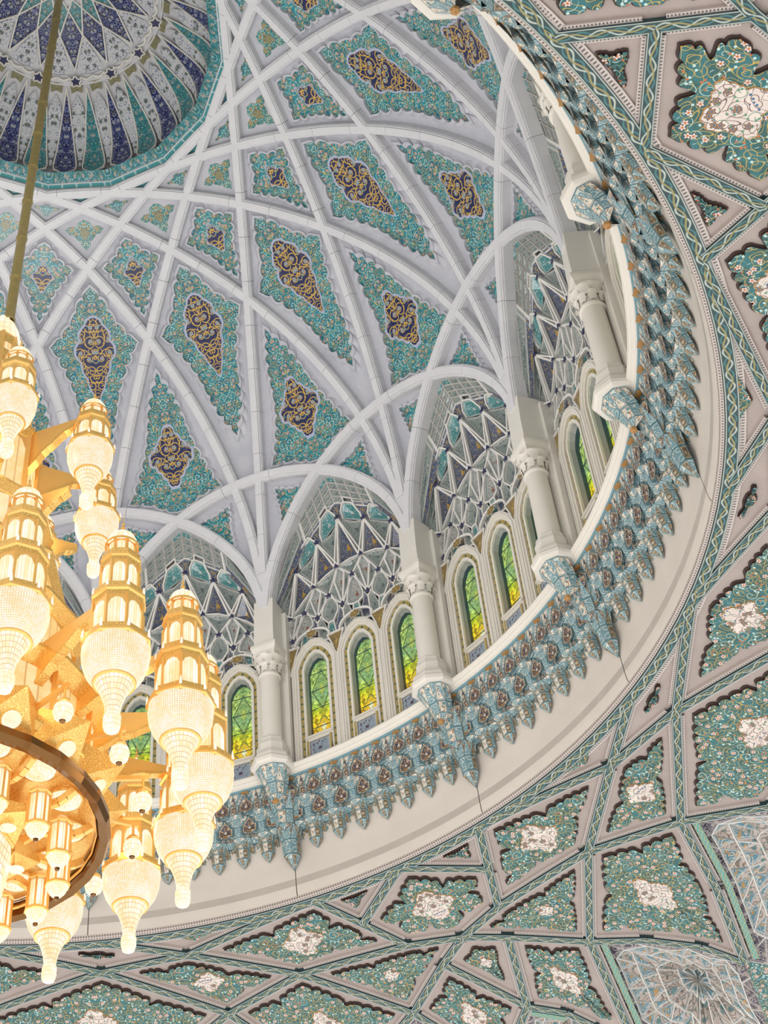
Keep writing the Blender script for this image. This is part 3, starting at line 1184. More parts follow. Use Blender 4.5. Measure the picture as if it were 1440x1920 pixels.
def make_window(name):
    """origin on the wall plane r=15 at z=27.8"""
    t = link(name, None)
    g = warch(.37, .95, 3.97)
    a = warch(.40, .72, 4.05)
    b = warch(.48, -.1, 4.18)
    c = warch(.59, -.1, 4.33)
    d = warch(.66, -.1, 4.43)
    e = warch(.81, -.1, 4.62)
    q = MB()
    wband(q, b, b, .05, -.01)
    wband(q, a, b, -.01, -.01)
    wband(q, a, a, -.01, .06)
    q.build('inner_moulding', 'cream_marble', t)
    q = MB()
    wband(q, a, g, .06, .20)
    q.build('splay', 'grey_reveal', t)
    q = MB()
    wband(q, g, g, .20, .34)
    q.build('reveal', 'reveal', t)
    q = MB()
    wband(q, b, c, .035, .035)
    q.build('gold_band', 'gold_band', t)
    q = MB()
    wband(q, c, c, .035, -.03)
    wband(q, c, d, -.03, -.03)
    wband(q, d, d, -.03, -.08)
    wband(q, d, e, -.08, -.08)
    wband(q, e, e, -.08, .4)
    f = warch(.72, -.1, 4.50)
    wband(q, f, f, -.08, -.115)
    f2 = warch(.75, -.1, 4.54)
    wband(q, f, f2, -.115, -.115)
    wband(q, f2, f2, -.115, -.08)
    q.build('outer_moulding', 'cream_marble', t)
    q = MB()
    vs = [(x, .33, z) for x, z in g]
    cx = [(0, .33, 2.4)]
    n = len(g)
    q.add(vs, [list(range(n))], 0, [(x, z - .95) for x, z in g])
    gl = q.build('glass', 'glass', t)
    q = MB()
    for z in (1.45, 2.15, 2.85, 3.5):
        q.box((0, .32, z), (.36, .012, .008))
    q.build('glazing_bar', 'reveal', gl)
    q = MB()
    q.box((0, .06, .90), (.47, .12, .035))
    q.box((0, .10, .83), (.44, .12, .05))
    q.build('sill', 'cream_marble', t)
    q = MB()
    P = [Vector((-.33, .0, .12)), Vector((.33, .0, .12)), Vector((.33, .0, .74)), Vector((-.33, .0, .74))]
    q.fan(P)
    tp = q.build('tile_panel', 'tile_panel', t)
    q = MB()
    for x0, x1, z0, z1 in ((-.42, .42, .02, .12), (-.42, .42, .74, .80), (-.42, -.33, .1, .76), (.33, .42, .1, .76)):
        q.box(((x0 + x1) / 2, .0, (z0 + z1) / 2), ((x1 - x0) / 2, .035, (z1 - z0) / 2))
    q.build('panel_frame', 'cream_marble', tp)
    q = MB()
    q.box((-.385, .0, .42), (.035, .045, .36))
    q.box((.385, .0, .42), (.035, .045, .36))
    q.build('panel_border', 'gold_band', tp)
    return t


w0 = None
wn = 0
wl = {(-1, 0): None}
place = {0: 'nearest the chandelier-side column', 1: 'middle', 2: 'far'}
baynames = {-1: 'in the bay behind the chandelier top', 0: 'in the bay hidden by the chandelier bowls', 1: 'in the bay between first and second column from the chandelier',
            2: 'in the bay between second and third column from the chandelier', 3: 'in the bay between third and fourth column from the chandelier',
            4: 'in the steep bay above the fourth column', 5: 'in the edge-on bay by the top of the photo'}
pn = ['lowest', 'middle', 'highest']
for k in range(-1, 6):
    for j in range(3):
        wn += 1
        if w0 is None:
            w = w0 = make_window('window_1')
        else:
            w = copy_tree(w0)
            w.name = 'window_%d' % wn
        az = k + .5 + (j - 1) * .277
        w.location = pol(15.0, az, 27.8)
        w.rotation_euler = (0, 0, -az * AL)
        tag(w, 'arched stained glass window, %s of three %s' % (pn[j], baynames[k]), kind='structure')

# ==================================================================  MUQARNAS VAULTS OVER THE WINDOWS


def bay_pt(t, s, push=0.0):
    """t -3..3 across the bay, s 0 at the arch rim to 1 at the window heads; bay centre on +y"""
    az = t / 6.0 * .985                       # in bays from the centre
    m = .5 if az >= 0 else -.5
    m = (.5 if az < 0 else -.5)
    r0 = D2 / cos((az - m) * AL)
    r0 = min(r0, RD - .02)
    z0 = ZC + sqrt(max(0, RD * RD - r0 * r0))
    # foot line dips between the windows
    r1 = 15.0
    z1 = 31.95 + .42 * abs(cos(pi * (az / .277))) ** .6
    a0 = Vector((r0 * sin(az * AL), r0 * cos(az * AL), z0 - .05))
    a1 = Vector((r1 * sin(az * AL), r1 * cos(az * AL), z1))
    p = a0.lerp(a1, s)
    bulge = .55 * sin(pi * min(1, s * .95)) * min(1, (a0.z - a1.z) / 3.0)
    out = Vector((sin(az * AL), cos(az * AL), .25))
    p += out * (bulge + .05 - push)
    return p


ROWS = {
    'r0': (.0, [-3, -2, -1, 0, 1, 2, 3]),
    'r1': (.30, [-2.9, -2, -1, 0, 1, 2, 2.9]),
    'r2': (.55, [-2.5, -1.5, -.5, .5, 1.5, 2.5]),
    'r3': (.68, [-2.8, -2, -1, 0, 1, 2, 2.8]),
    'r4': (.82, [-2.5, -1.5, -.5, .5, 1.5, 2.5]),
    'r5': (1.0, [-2.6, -2, -1, 0, 1, 2, 2.6]),
}


def N(r, i, push=.16):
    s, ts = ROWS[r]
    return bay_pt(ts[i], s, push)


def make_bay(name):
    t = link(name, None)
    cells = []

    def cell(pts, mat, sink=.12, nm='cell'):
        # pts: list of points; middle sinks away from the viewer
        c = sum((p for p in pts), Vector()) / len(pts)
        out = Vector((c.x, c.y, 0)).normalized() + Vector((0, 0, .25))
        q = MB()
        q.fan(pts, 0, out * sink)
        q.build(nm, mat, t)
    lat = MB()
    nrm = Vector((0, -1, -.3))

    def bar(a, b, w=.024, d=.05):
        lat.bar(a, b, w, d, nrm)
    # small squares under the apex
    gx = 7
    for i in range(-4, 4):
        for j in range(4):
            def gp(ii, jj):
                return bay_pt(ii * .36, .02 + jj * .043 + .016 * abs(ii) * .2, .02)
            pts = [gp(i, j), gp(i + 1, j), gp(i + 1, j + 1), gp(i, j + 1)]
            if j == 3 and i not in (-4, -3, -1, 0, 2, 3):
                continue
            cell(pts, 'g_grey' if not (j == 0 and i in (-1, 0)) else 'g_teal', .04, 'grid_tile')
            for a, b in ((0, 1), (1, 2), (2, 3), (3, 0)):
                bar(pts[a], pts[b], .022, .03)
    # teal arched hoods with navy and white spandrels
    for i in range(1, 6):
        tc = ROWS['r1'][1][i]
        for tt in ((tc + .5,) if i < 5 else ()):
            p = [bay_pt(tt - .36, .30, .05), bay_pt(tt - .36, .25, .05), bay_pt(tt - .18, .19, .05), bay_pt(tt + .18, .19, .05), bay_pt(tt + .36, .25, .05), bay_pt(tt + .36, .30, .05)]
            cell(p, 'g_teal', .14, 'hood')
            for a in range(5):
                bar(p[a], p[a + 1], .025, .05)
        p = [bay_pt(tc - .10, .30, .12), bay_pt(tc - .09, .24, .1), bay_pt(tc - .3, .17, .02), bay_pt(tc + .3, .17, .02), bay_pt(tc + .09, .24, .1), bay_pt(tc + .10, .30, .12)]
        cell(p, 'g_navy', .02, 'spandrel')
    for sg in (-1, 1):
        for s0, s1 in ((.02, .12), (.12, .2), (.2, .3)):
            p = [bay_pt(sg * 1.44 if s0 < .15 else sg * 2.1, s0, .02), bay_pt(sg * 2.95, s0, .02), bay_pt(sg * 2.95, s1, .02), bay_pt(sg * 1.44 if s0 < .15 else sg * 2.1, s1, .02)]
            cell(p, 'g_navy' if s0 == .12 else 'g_grey', .05, 'side_tile')
    # tall spikes: double bars down from the upper star row
    for i in range(7):
        for dj in (0, -1):
            j = i + dj
            if 0 <= j < 6:
                a, b = N('r1', i, .22), N('r2', j, .22)
                side = Vector((.075 * (1 if dj == 0 else -1), 0, 0))
                bar(a, b + side, .022, .06)
                bar(a - side * .3, b - side, .03, .05)
    for j in range(6):
        cell([N('r1', j, .1), bay_pt((ROWS['r1'][1][j] + ROWS['r1'][1][j + 1]) / 2, .31, .0), N('r1', j + 1, .1), N('r2', j, .2)], 'g_grey', .12, 'fold')
    for i in range(1, 6):
        cell([N('r1', i, .2), N('r2', i, .12), N('r2', i - 1, .12)], 'g_navy', .16, 'spike')
    # star row 2 to row 3
    for j in range(5):
        a, b, c = N('r2', j), N('r2', j + 1), N('r3', j + 1)
        md = a.lerp(b, .5) + Vector((0, .03, .10))
        cell([a, md, b, c], 'g_grey', .12, 'fold')
        for x, y in ((a, md), (md, b), (a, c), (b, c)):
            bar(x, y)
    for j in range(6):
        a, l, r, d = N('r2', j), N('r3', j), N('r3', j + 1), N('r4', j)
        m1, m2 = a.lerp(l, .55) + Vector((.06, 0, 0)), a.lerp(r, .55) + Vector((-.06, 0, 0))
        cell([a, m1, d, m2], 'g_white', .10, 'kite')
        cell([a, l, d, m1], 'g_grey', .08, 'fold')
        cell([a, m2, d, r], 'g_grey', .08, 'fold')
        for x, y in ((a, m1), (a, m2), (m1, d), (m2, d), (l, d), (r, d)):
            bar(x, y, .03, .045)
    # row 3-4: octagonal coffers and small gold slots
    for i in range(1, 6):
        top = N('r3', i)
        l, r = N('r4', i - 1), N('r4', i)
        bt = N('r5', i, .05)
        w_ = (r - l)
        c1, c2 = l + w_ * .22, r - w_ * .22
        o = [top + w_ * -.10, top + w_ * .10, c2 + Vector((.03, 0, .10)), c2 + Vector((.03, 0, -.12)), bt.lerp(top, .38) + w_ * .10, bt.lerp(top, .38) - w_ * .10, c1 + Vector((-.03, 0, -.12)), c1 + Vector((-.03, 0, .10))]
        cell(o, 'g_white' if i % 2 else 'g_grey', .14, 'coffer')
        for a in range(8):
            bar(o[a], o[(a + 1) % 8], .025, .05)
        cell([o[5], o[4], bt + w_ * .18, bt - w_ * .18], 'g_teal', .04, 'shield_tile')
        bar(o[5], bt - w_ * .18)
        bar(o[4], bt + w_ * .18)
    for j in range(6):
        d = N('r4', j)
        l, r = N('r5', j, .05), N('r5', j + 1, .05)
        w_ = r - l
        g = [d + Vector((0, 0, .14)), d + w_ * .13, d + Vector((0, 0, -.22)), d - w_ * .13]
        cell(g, 'g_gold', .05, 'slot')
        cell([d - w_ * .14, d + Vector((0, 0, -.2)), l.lerp(r, .5), l], 'g_navy', .04, 'foot_tile')
        cell([d + w_ * .14, d + Vector((0, 0, -.2)), l.lerp(r, .5), r], 'g_grey', .04, 'foot_tile')
        for x, y in ((g[0], g[1]), (g[1], g[2]), (g[2], g[3]), (g[3], g[0]), (g[2], l.lerp(r, .5))):
            bar(x, y, .025, .045)
        bar(l, l.lerp(r, .5), .03, .05)
        bar(l.lerp(r, .5), r, .03, .05)
    # rosettes over the window heads and lacework down between them
    for wx in (-1, 0, 1):
        az = wx * .277
        for dx in (-.5, .5):
            if abs(wx + dx) > 1.6:
                continue
            a_ = (wx + dx) * .277
            c = Vector((14.98 * sin(a_ * AL), 14.98 * cos(a_ * AL), 31.75))
            ex = Vector((cos(a_ * AL), -sin(a_ * AL), 0))
            zz = Vector((0, 0, 1))
            P = [c + zz * .55 + ex * -.30, c + zz * .55 + ex * .30, c + zz * .1 + ex * .14, c - zz * .55, c + zz * .1 - ex * .14]
            if dx > 0 or wx == -1:
                q = MB()
                q.fan(P)
                q.build('lace_tile', 'g_gold', t)
                for a in range(5):
                    bar(P[a], P[(a + 1) % 5], .025, .03)
        c = Vector((14.86 * sin(az * AL), 14.86 * cos(az * AL), 32.53))
        ex = Vector((cos(az * AL), -sin(az * AL), 0))
        P = []
        for a in range(16):
            rr = .17 if a % 2 else .25
            P.append(c + ex * rr * cos(a * pi / 8) + Vector((0, .03, 1)) * rr * sin(a * pi / 8) * .8)
        q = MB()
        q.fan(P)
        q.build('rosette', 'g_gold', t)
        for a in range(12):
            th0, th1 = pi * a / 12, pi * (a + 1) / 12
            pa = c + ex * .62 * cos(th0) + Vector((0, .06, .42 * sin(th0) - .25))
            pb = c + ex * .62 * cos(th1) + Vector((0, .06, .42 * sin(th1) - .25))
            bar(pa, pb, .035, .05)
    tag(lat.build('lattice', 'lattice', t), kind='stuff')
    # star bosses
    for rw, push in (('r1', .27), ('r2', .27), ('r3', .22), ('r4', .22)):
        for i in range(len(ROWS[rw][1])):
            if abs(ROWS[rw][1][i]) > 2.6:
                continue
            c = N(rw, i, push)
            out = Vector((c.x, c.y, 0)).normalized()
            ex = Vector((out.y, -out.x, 0))
            P = []
            for a in range(10):
                rr = .15 if a % 2 == 0 else .07
                P.append(c + ex * rr * sin(a * pi / 5) + Vector((0, 0, 1)) * rr * cos(a * pi / 5))
            q = MB()
            q.fan(P, 0, -out * .03)
            q.build('star_boss', 'navy', t)
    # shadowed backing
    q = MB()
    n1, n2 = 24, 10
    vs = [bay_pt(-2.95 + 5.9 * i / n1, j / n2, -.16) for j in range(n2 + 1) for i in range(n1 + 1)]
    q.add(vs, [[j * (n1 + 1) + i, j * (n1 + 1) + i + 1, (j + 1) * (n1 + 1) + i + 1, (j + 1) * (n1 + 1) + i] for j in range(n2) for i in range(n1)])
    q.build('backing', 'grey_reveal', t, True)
    return t


mlab = {
    -1: 'honeycomb muqarnas vault glimpsed between the inner lantern towers of the chandelier',
    0: 'honeycomb muqarnas vault half covered by the outer lantern towers of the chandelier',
    1: 'honeycomb muqarnas vault between the first and second free columns from the chandelier',
    2: 'honeycomb muqarnas vault between the second and third free columns from the chandelier',
    3: 'foreshortened muqarnas vault between the third and fourth free columns from the chandelier',
    4: 'narrow sliver of muqarnas vault beside the plinth seen from below',
    5: 'edge-on muqarnas vault hidden behind the ledge beyond the last plinth',
}
v0 = None
for k in range(-1, 6):
    if v0 is None:
        v = v0 = make_bay('muqarnas_vault')
    else:
        v = copy_tree(v0)
    v.rotation_euler = (0, 0, -(k + .5) * AL)
    tag(v, mlab[k], 'vault')

# ==================================================================  TILED CORNICE OF PENDANTS
P8 = 1 / 8.0


def pend_mesh(w, d, zs, rs, hw=(1.0, .60, .54)):
    """projecting pendant on +y: flared head, prism body, pointed foot; zs = head, waist, foot, tip; rs = front radii there"""
    q = MB()
    half = w / 2

    def ring(h, dep, z, rr):
        return [Vector((-h, rr + dep, z)), Vector((-h * .92, rr + dep * .42, z)), Vector((-h * .40, rr, z)), Vector((h * .40, rr, z)), Vector((h * .92, rr + dep * .42, z)), Vector((h, rr + dep, z))]
    R = [ring(half * hw[i], d * (1, .8, .75)[i], zs[i], rs[i]) for i in range(3)]
    a, b = R[0], R[1]
    for i in range(5):
        mid = (a[i] + a[i + 1]) / 2 + Vector((0, .0, -.01))
        m0 = (0, 1, 0, 1, 0)[i]
        q.fan([a[i], mid, b[i]], m0)
        q.fan([mid, a[i + 1], b[i + 1]], m0)
        q.fan([mid, b[i + 1], b[i]], 2 if i == 2 else 1 - m0)
    a, b = R[1], R[2]
    for i in range(5):
        q.fan([a[i], a[i + 1], b[i + 1], b[i]], (1, 0, 2, 0, 1)[i])
    a = R[2]
    tp = Vector((0, rs[3], zs[3]))
    for i in range(5):
        q.fan([a[i], a[i + 1], tp], i % 2)
    return q


def niche_mesh(w, zt, zb, r, dep):
    """recessed pointed cell between two pendants"""
    q = MB()
    hw = w / 2
    fr = [Vector((-hw, r, zb + .1)), Vector((-hw, r, (zt + zb) / 2)), Vector((0, r - .05, zt)), Vector((hw, r, (zt + zb) / 2)), Vector((hw, r, zb + .1)), Vector((0, r + .03, zb))]
    q.fan(fr, 0, Vector((0, dep * .5, 0)))
    return q


cornice = tag(link('muqarnas_cornice', None, None, (0, 0, 0)), 'curving cornice of three tiers of blue and cream tiled stalactite pendants under the ledge', 'cornice', None, 'thing')
W_ = P8 * AL * 15.1
pm = {
    1: pend_mesh(W_ * 1.0, .22, (27.34, 26.98, 26.72, 26.60), (14.74, 14.80, 14.86, 14.98)).data('pendant_upper', ['f_cream', 'f_teal', 'f_navy']),
    2: pend_mesh(W_ * 1.04, .26, (26.78, 26.40, 26.10, 25.94), (14.96, 15.06, 15.12, 15.24)).data('pendant_middle', ['f_teal', 'f_cream', 'f_teal']),
    3: pend_mesh(W_ * .92, .26, (26.16, 25.86, 25.56, 25.34), (15.22, 15.32, 15.38, 15.62)).data('pendant_lower', ['f_brown', 'f_teal', 'f_cream']),
}
nm = {
    1: niche_mesh(W_ * .66, 27.26, 26.66, 14.82, .08).data('cell_upper', ['f_navy']),
    2: niche_mesh(W_ * .66, 26.72, 26.08, 15.06, .08).data('cell_middle', ['f_navy']),
}
# soffit star under the ledge, and the bevel behind the tiers
q = MB()
q.fan([Vector((.17 * cos(a * pi / 5) * (1 if a % 2 else .74), 14.80 + .14 * sin(a * pi / 5) * (1 if a % 2 else .74), 27.32)) for a in range(10)])
soff = q.data('soffit_star', ['orange_line'])
big = {
    1: pend_mesh(.98, .50, (27.50, 27.06, 26.74, 26.54), (13.98, 14.30, 14.42, 14.54), (1.0, .70, .52)).data('console_upper', ['f_cream', 'f_teal', 'f_teal']),
    2: pend_mesh(W_ * 1.5, .44, (26.95, 26.45, 26.02, 25.86), (14.62, 14.86, 14.94, 15.05)).data('console_middle', ['f_teal', 'f_navy', 'f_cream']),
    3: pend_mesh(W_ * 1.15, .36, (26.10, 25.66, 25.22, 24.83), (15.04, 15.20, 15.28, 15.63)).data('console_lower', ['f_teal', 'f_brown', 'f_teal']),
}
q = MB()
q.lathe([(.01, 26.46), (.08, 26.48), (.10, 26.54), (.06, 26.6)], 6, c=(0, 14.52))
knob = q.data('console_boss', ['orange_line'])
for i8 in range(-16, 14 * 8 // 2 + 4):
    az = i8 / 8
    if az > 7.4 or az < -1.6:
        continue
    iscol = i8 % 8 == 0
    rz = -az * AL
    if iscol:
        c = link('console', big[1], cornice, None, rz)
        link('console_middle', big[2], c)
        link('console_lower', big[3], c)
        link('console_boss', knob, c)
        link('pendant', pm[2], cornice, None, -(az + .06) * AL)
        link('pendant', pm[2], cornice, None, -(az - .06) * AL)
    else:
        link('pendant', pm[1], cornice, None, rz)
        link('pendant', pm[2], cornice, None, rz)
        link('pendant', pm[3], cornice, None, rz)
    if len(cornice.children) < 2000:
        h = -(az + P8 / 2) * AL
        link('hollow', nm[1], cornice, None, h)
        link('hollow', nm[2], cornice, None, h)
        link('soffit_star', soff, cornice, None, h)
bed = MB()
LV = [(14.80, 27.35), (14.92, 26.98), (14.98, 26.70), (15.14, 26.52), (15.20, 26.28), (15.26, 26.08), (15.46, 26.0), (15.66, 25.72)]
n16 = 150
for r_ in range(len(LV) - 1):
    for i in range(n16):
        az = -1.75 + i * (9.35 / n16)
        da = 9.35 / n16
        wob = .05 if (i + r_) % 2 else -.03
        (ra, za), (rb, zb) = LV[r_], LV[r_ + 1]
        P4 = [pol(ra + wob, az, za), pol(ra - wob, az + da, za), pol(rb + wob, az + da, zb), pol(rb - wob, az, zb)]
        m_ = (i + r_) % 2 if r_ != 6 else 2
        bed.fan(P4[:3] if True else P4, m_)
        bed.fan([P4[0], P4[2], P4[3]], 1 - m_ if m_ < 2 else 3)
tag(bed.build('facet_bed', ['f_cream', 'f_teal', 'f_brown', 'f_cream'], cornice), kind='stuff')

# ==================================================================  LOWER NET VAULT
low = tag(link('ceiling.002', None, None, (0, 0, 0)), 'pinkish marble net vault of braided tile ribs around the foot of the dome', kind='structure')


def cz(r):
    return 24.0 - .25 * (r - 16)


def LP(x, y, h=0.0):
    return Vector((x, y, cz(hypot(x, y)) - h))


ax = 3.5 * AL


def to_world(x, y):
    # local frame: +y at bay axis 3.5, +x clockwise
    return (x * cos(ax) + y * sin(ax), -x * sin(ax) + y * cos(ax))


def ringpt(a):     # azimuth relative to axis 3.5, bays
    return (15.95 * sin(a * AL), 15.95 * cos(a * AL))


ND = dict(P=(0, 15.95), i=ringpt(-.56), d=ringpt(-1.56), q=ringpt(-2.0), m=(-3.53, 16.70), h=(-5.92, 15.75), j=(-9.2, 16.0), e=(-10.65, 13.63),
          f=(-12.02, 14.19), g=(-13.48, 13.48), n=(-13.15, 14.70), o=(-15.85, 15.85), k=(-12.68, 16.92), l=(-7.34, 17.95), r=(-12.22, 21.19),
          kr1=(-12.15, 18.39), kr2=(-11.95, 19.85), lr=(-9.47, 19.52), E=(-6.06, 19.83), K=(-16.35, 19.11), c0=(0, 18.7), T=(-1.2, 20.9),
          o1=(-15.81, 16.98), o2=(-16.22, 18.04))
ND['b'] = (-ND['e'][1], -ND['e'][0])
ND['s'] = (-ND['f'][1], -ND['f'][0])
ND['p'] = (-ND['n'][1], -ND['n'][0])
POLY = {
    'p1': ('P', 'i', 'h', 'm'),
    'p2': ('i', ringpt(-.9), ringpt(-1.25), 'd', 'h'),
    'p3': ('d', 'h', 'j', 'f', 'e'),
    'p4': ('h', 'm', 'l', 'j'),
    'p5': ('d', 'e', 'q'),
    'p8': ('f', 'j', 'k', 'n', 'g'),
    'p9': ('n', 'k', 'K', 'o2', 'o1', 'o'),
    'p11': ('j', 'l', 'lr', 'r', 'kr2', 'kr1', 'k'),
    'p12': ('m', 'l', 'E', 'T', 'c0'),
}
CENTRAL_DIAG = {'p6': ('q', 'e', 'f', 'g', 's', 'b'), 'p7': ('g', 'n', 'o', 'p')}
CENTRAL_AX = {'p13': ('P', 'm', 'c0', 'm*')}


def XY(s, f):
    if isinstance(s, tuple):
        return f(s)
    if s.endswith('*'):
        x, y = ND[s[:-1]]
        return f((-x, y))
    return f(ND[s])


ID = lambda p: p
MX = lambda p: (-p[0], p[1])
DG = lambda p: (-p[1], -p[0])
MD = lambda p: (p[1], -p[0])        # MX of DG
jobs = []
for f in (ID, MX, DG, MD):
    for nme, ids in POLY.items():
        jobs.append((nme, [to_world(*XY(s, f)) for s in ids]))
for f in (ID, MX):
    for nme, ids in CENTRAL_DIAG.items():
        jobs.append((nme, [to_world(*XY(s, f)) for s in ids]))
for f in (ID, DG, MD):
    for nme, ids in CENTRAL_AX.items():
        jobs.append((nme, [to_world(*XY(s, f)) for s in ids]))
SPEC = {  # inset, lobe, amp, notch, medallion size or None
    'p1': (.40, .30, .05, 0, None), 'p2': (.34, .30, .012, 0, None), 'p3': (.40, .40, .09, .20, (.52, .40)), 'p4': (.38, .36, .08, .12, (.38, .28)),
    'p5': (.34, .30, .06, 0, None), 'p8': (.37, .34, .07, .10, (.20, .17)), 'p9': (.42, .38, .08, .14, (.30, .50)), 'p11': (.40, .42, .09, .16, (.42, .55)),
    'p6': (.42, .40, .09, .22, (.55, .42)), 'p7': (.38, .30, .06, 0, (.16, .16)), 'p12': (.42, .42, .09, .20, (.55, .45)), 'p13': (.46, .40, .08, .14, (.45, .34))}
for nme, P in jobs:
    cx, cy = sum(p[0] for p in P) / len(P), sum(p[1] for p in P) / len(P)
    ca = atan2(cx, cy)
    Lc = [(p[0] * cos(ca) - p[1] * sin(ca), p[0] * sin(ca) + p[1] * cos(ca)) for p in P]

    def mp(u, v, h, ca=ca):
        return LP(u * cos(ca) + v * sin(ca), -u * sin(ca) + v * cos(ca), h)
    if area2(Lc) < 0:
        Lc = Lc[::-1]
    ins, lobe, amp, notch, med = SPEC[nme]
    # marble bed
    dense = []
    for i in range(len(Lc)):
        a, b = Lc[i], Lc[(i + 1) % len(Lc)]
        m_ = max(1, int(hypot(a[0] - b[0], a[1] - b[1]) / .7))
        dense += [(a[0] + (b[0] - a[0]) * t / m_, a[1] + (b[1] - a[1]) * t / m_) for t in range(m_)]
    q = MB()
    slab(q, dense, mp, 0, 0, 0, 0, 6)
    pan = q.build('panel', 'pink_marble', low)
    I = inset(Lc, ins)
    if area2(I) <= .05:
        I = inset(Lc, ins * .6)
    if area2(I) <= .02:
        continue
    sh_ = {'p1': .62, 'p2': .60, 'p5': .74, 'p7': .82}.get(nme)
    if sh_:
        c_ = centroid(I)
        I = [(c_[0] + (p[0] - c_[0]) * sh_, c_[1] + (p[1] - c_[1]) * sh_) for p in I]
    ref = Lc
    if nme == 'p2':
        far_ = sorted(Lc, key=lambda p_: p_[1])
        T3 = [far_[-1]] + sorted(Lc, key=lambda p_: p_[0])[::len(Lc) - 1]
        c_ = centroid(T3)
        I = [(c_[0] + (p_[0] - c_[0]) * .38, c_[1] + (p_[1] - c_[1]) * .38) for p_ in T3]
        if area2(I) < 0:
            I = I[::-1]
        ref = I
    f3 = outline(I, ref, lobe, amp, notch, per=8)
    c = centroid(I)
    q = MB()
    slab(q, f3, mp, 0, .09, 0, 1, 6, c)
    edge = [(c[0] + (p[0] - c[0]) * 1.0, c[1] + (p[1] - c[1]) * 1.0) for p in f3]
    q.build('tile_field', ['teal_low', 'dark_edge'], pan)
    q = MB()
    grow = []
    nn = len(f3)
    for i in range(nn):
        a, b = f3[i - 1], f3[(i + 1) % nn]
        tx, ty = b[0] - a[0], b[1] - a[1]
        L = hypot(tx, ty) or 1
        grow.append((f3[i][0] + ty / L * .04, f3[i][1] - tx / L * .04))
    band(q, f3, grow, mp, .03, .03)
    band(q, grow, grow, mp, .03, 0)
    q.build('tile_outline', 'dark_edge', pan)
    if med:
        q = MB()
        slab(q, medallion_outline(med[0], med[1], c, 5), mp, .09, .11, 0, 0, 4, c)
        q.build('medallion', 'cream_medal', pan)
        q = MB()
        o1 = medallion_outline(med[0], med[1], c, 5)
        o2 = [(c[0] + (p[0] - c[0]) * 1.045, c[1] + (p[1] - c[1]) * 1.045) for p in o1]
        slab(q, o2, mp, .09, .10, 0, 0, 2, c)
        q.build('medallion_rim', 'orange_line', pan)

q = MB()
q.lathe([(16.3, cz(16.3) + 1.9), (22, cz(22) + 1.9), (27, cz(27) + 1.9), (33, 17.0)], 96)
q.build('outer_vault', 'pink_marble', low, True)

# braided ribs along the joints of the net
done = set()


def strip(a, b, name='braided_rib', hw=.115, off=0.0, mat='braid', parent=low, h=.12):
    n = max(2, int(hypot(a[0] - b[0], a[1] - b[1]) / .6))
    tx, ty = b[0] - a[0], b[1] - a[1]
    L = hypot(tx, ty)
    nx, ny = -ty / L, tx / L
    q, e = MB(), MB()
    vs, uv = [], []
    for i in range(n + 1):
        t = i / n
        x, y = a[0] + tx * t, a[1] + ty * t
        for s, hh in ((-hw, 0), (-hw, h), (hw, h), (hw, 0)):
            vs.append(LP(x + nx * s, y + ny * s, hh))
            uv.append((t * L, s / hw))
    fs = [[i * 4 + j, i * 4 + j + 1, (i + 1) * 4 + j + 1, (i + 1) * 4 + j] for i in range(n) for j in range(3)]
    q.add(vs, fs, 0, uv)
    rb = q.build(name, mat, parent)
    for sg in (() if name == 'rope_moulding' else (-1, 1)):
        vs, uv = [], []
        for i in range(n + 1):
            t = (.18 / L) + i / n * (1 - .36 / L)
            x, y = a[0] + tx * t, a[1] + ty * t
            for s, hh in ((hw, 0), (hw, h * .55), (hw + .075, h * .55), (hw + .075, 0)):
                vs.append(LP(x + nx * s * sg, y + ny * s * sg, hh))
                uv.append((t * L, {0: -.5, 1: -.4, 2: .4, 3: .5}[len(vs) % 4 if False else 1]))
        fs, uvs = [], []
        for i in range(n):
            for j in range(3):
                fs.append([i * 4 + j, i * 4 + j + 1, (i + 1) * 4 + j + 1, (i + 1) * 4 + j])
                u0, u1 = i / n * L, (i + 1) / n * L
                yv = (-.9, .9) if j == 1 else (.9, .9)
                uvs.append([(u0, yv[0]), (u0, yv[1]), (u1, yv[1]), (u1, yv[0])])
        e.add(vs, fs, 0, uvs)
    if e.f:
        e.build('bead_trim', 'bead', rb)
    return rb


EDG = [('P', 'm'), ('i', 'h'), ('d', 'h'), ('h', 'm'), ('h', 'j'), ('m', 'l'), ('j', 'l'), ('j', 'k'), ('l', 'lr'), ('lr', 'r'), ('k', 'kr1'), ('kr1', 'kr2'), ('kr2', 'r'), ('d', 'e'), ('e', 'q'), ('e', 'f'), ('f', 'j'),
       ('f', 'g'), ('g', 'n'), ('n', 'k'), ('n', 'o'), ('l', 'E'), ('E', 'T'), ('m', 'c0'), ('k', 'K'), ('o', 'o1'), ('o1', 'o2')]
for f in (ID, MX, DG, MD):
    for a, b in EDG:
        A_, B_ = to_world(*XY(a, f)), to_world(*XY(b, f))
        key = tuple(sorted(((round(A_[0], 1), round(A_[1], 1)), (round(B_[0], 1), round(B_[1], 1)))))
        if key in done:
            continue
        done.add(key)
        strip(A_, B_)
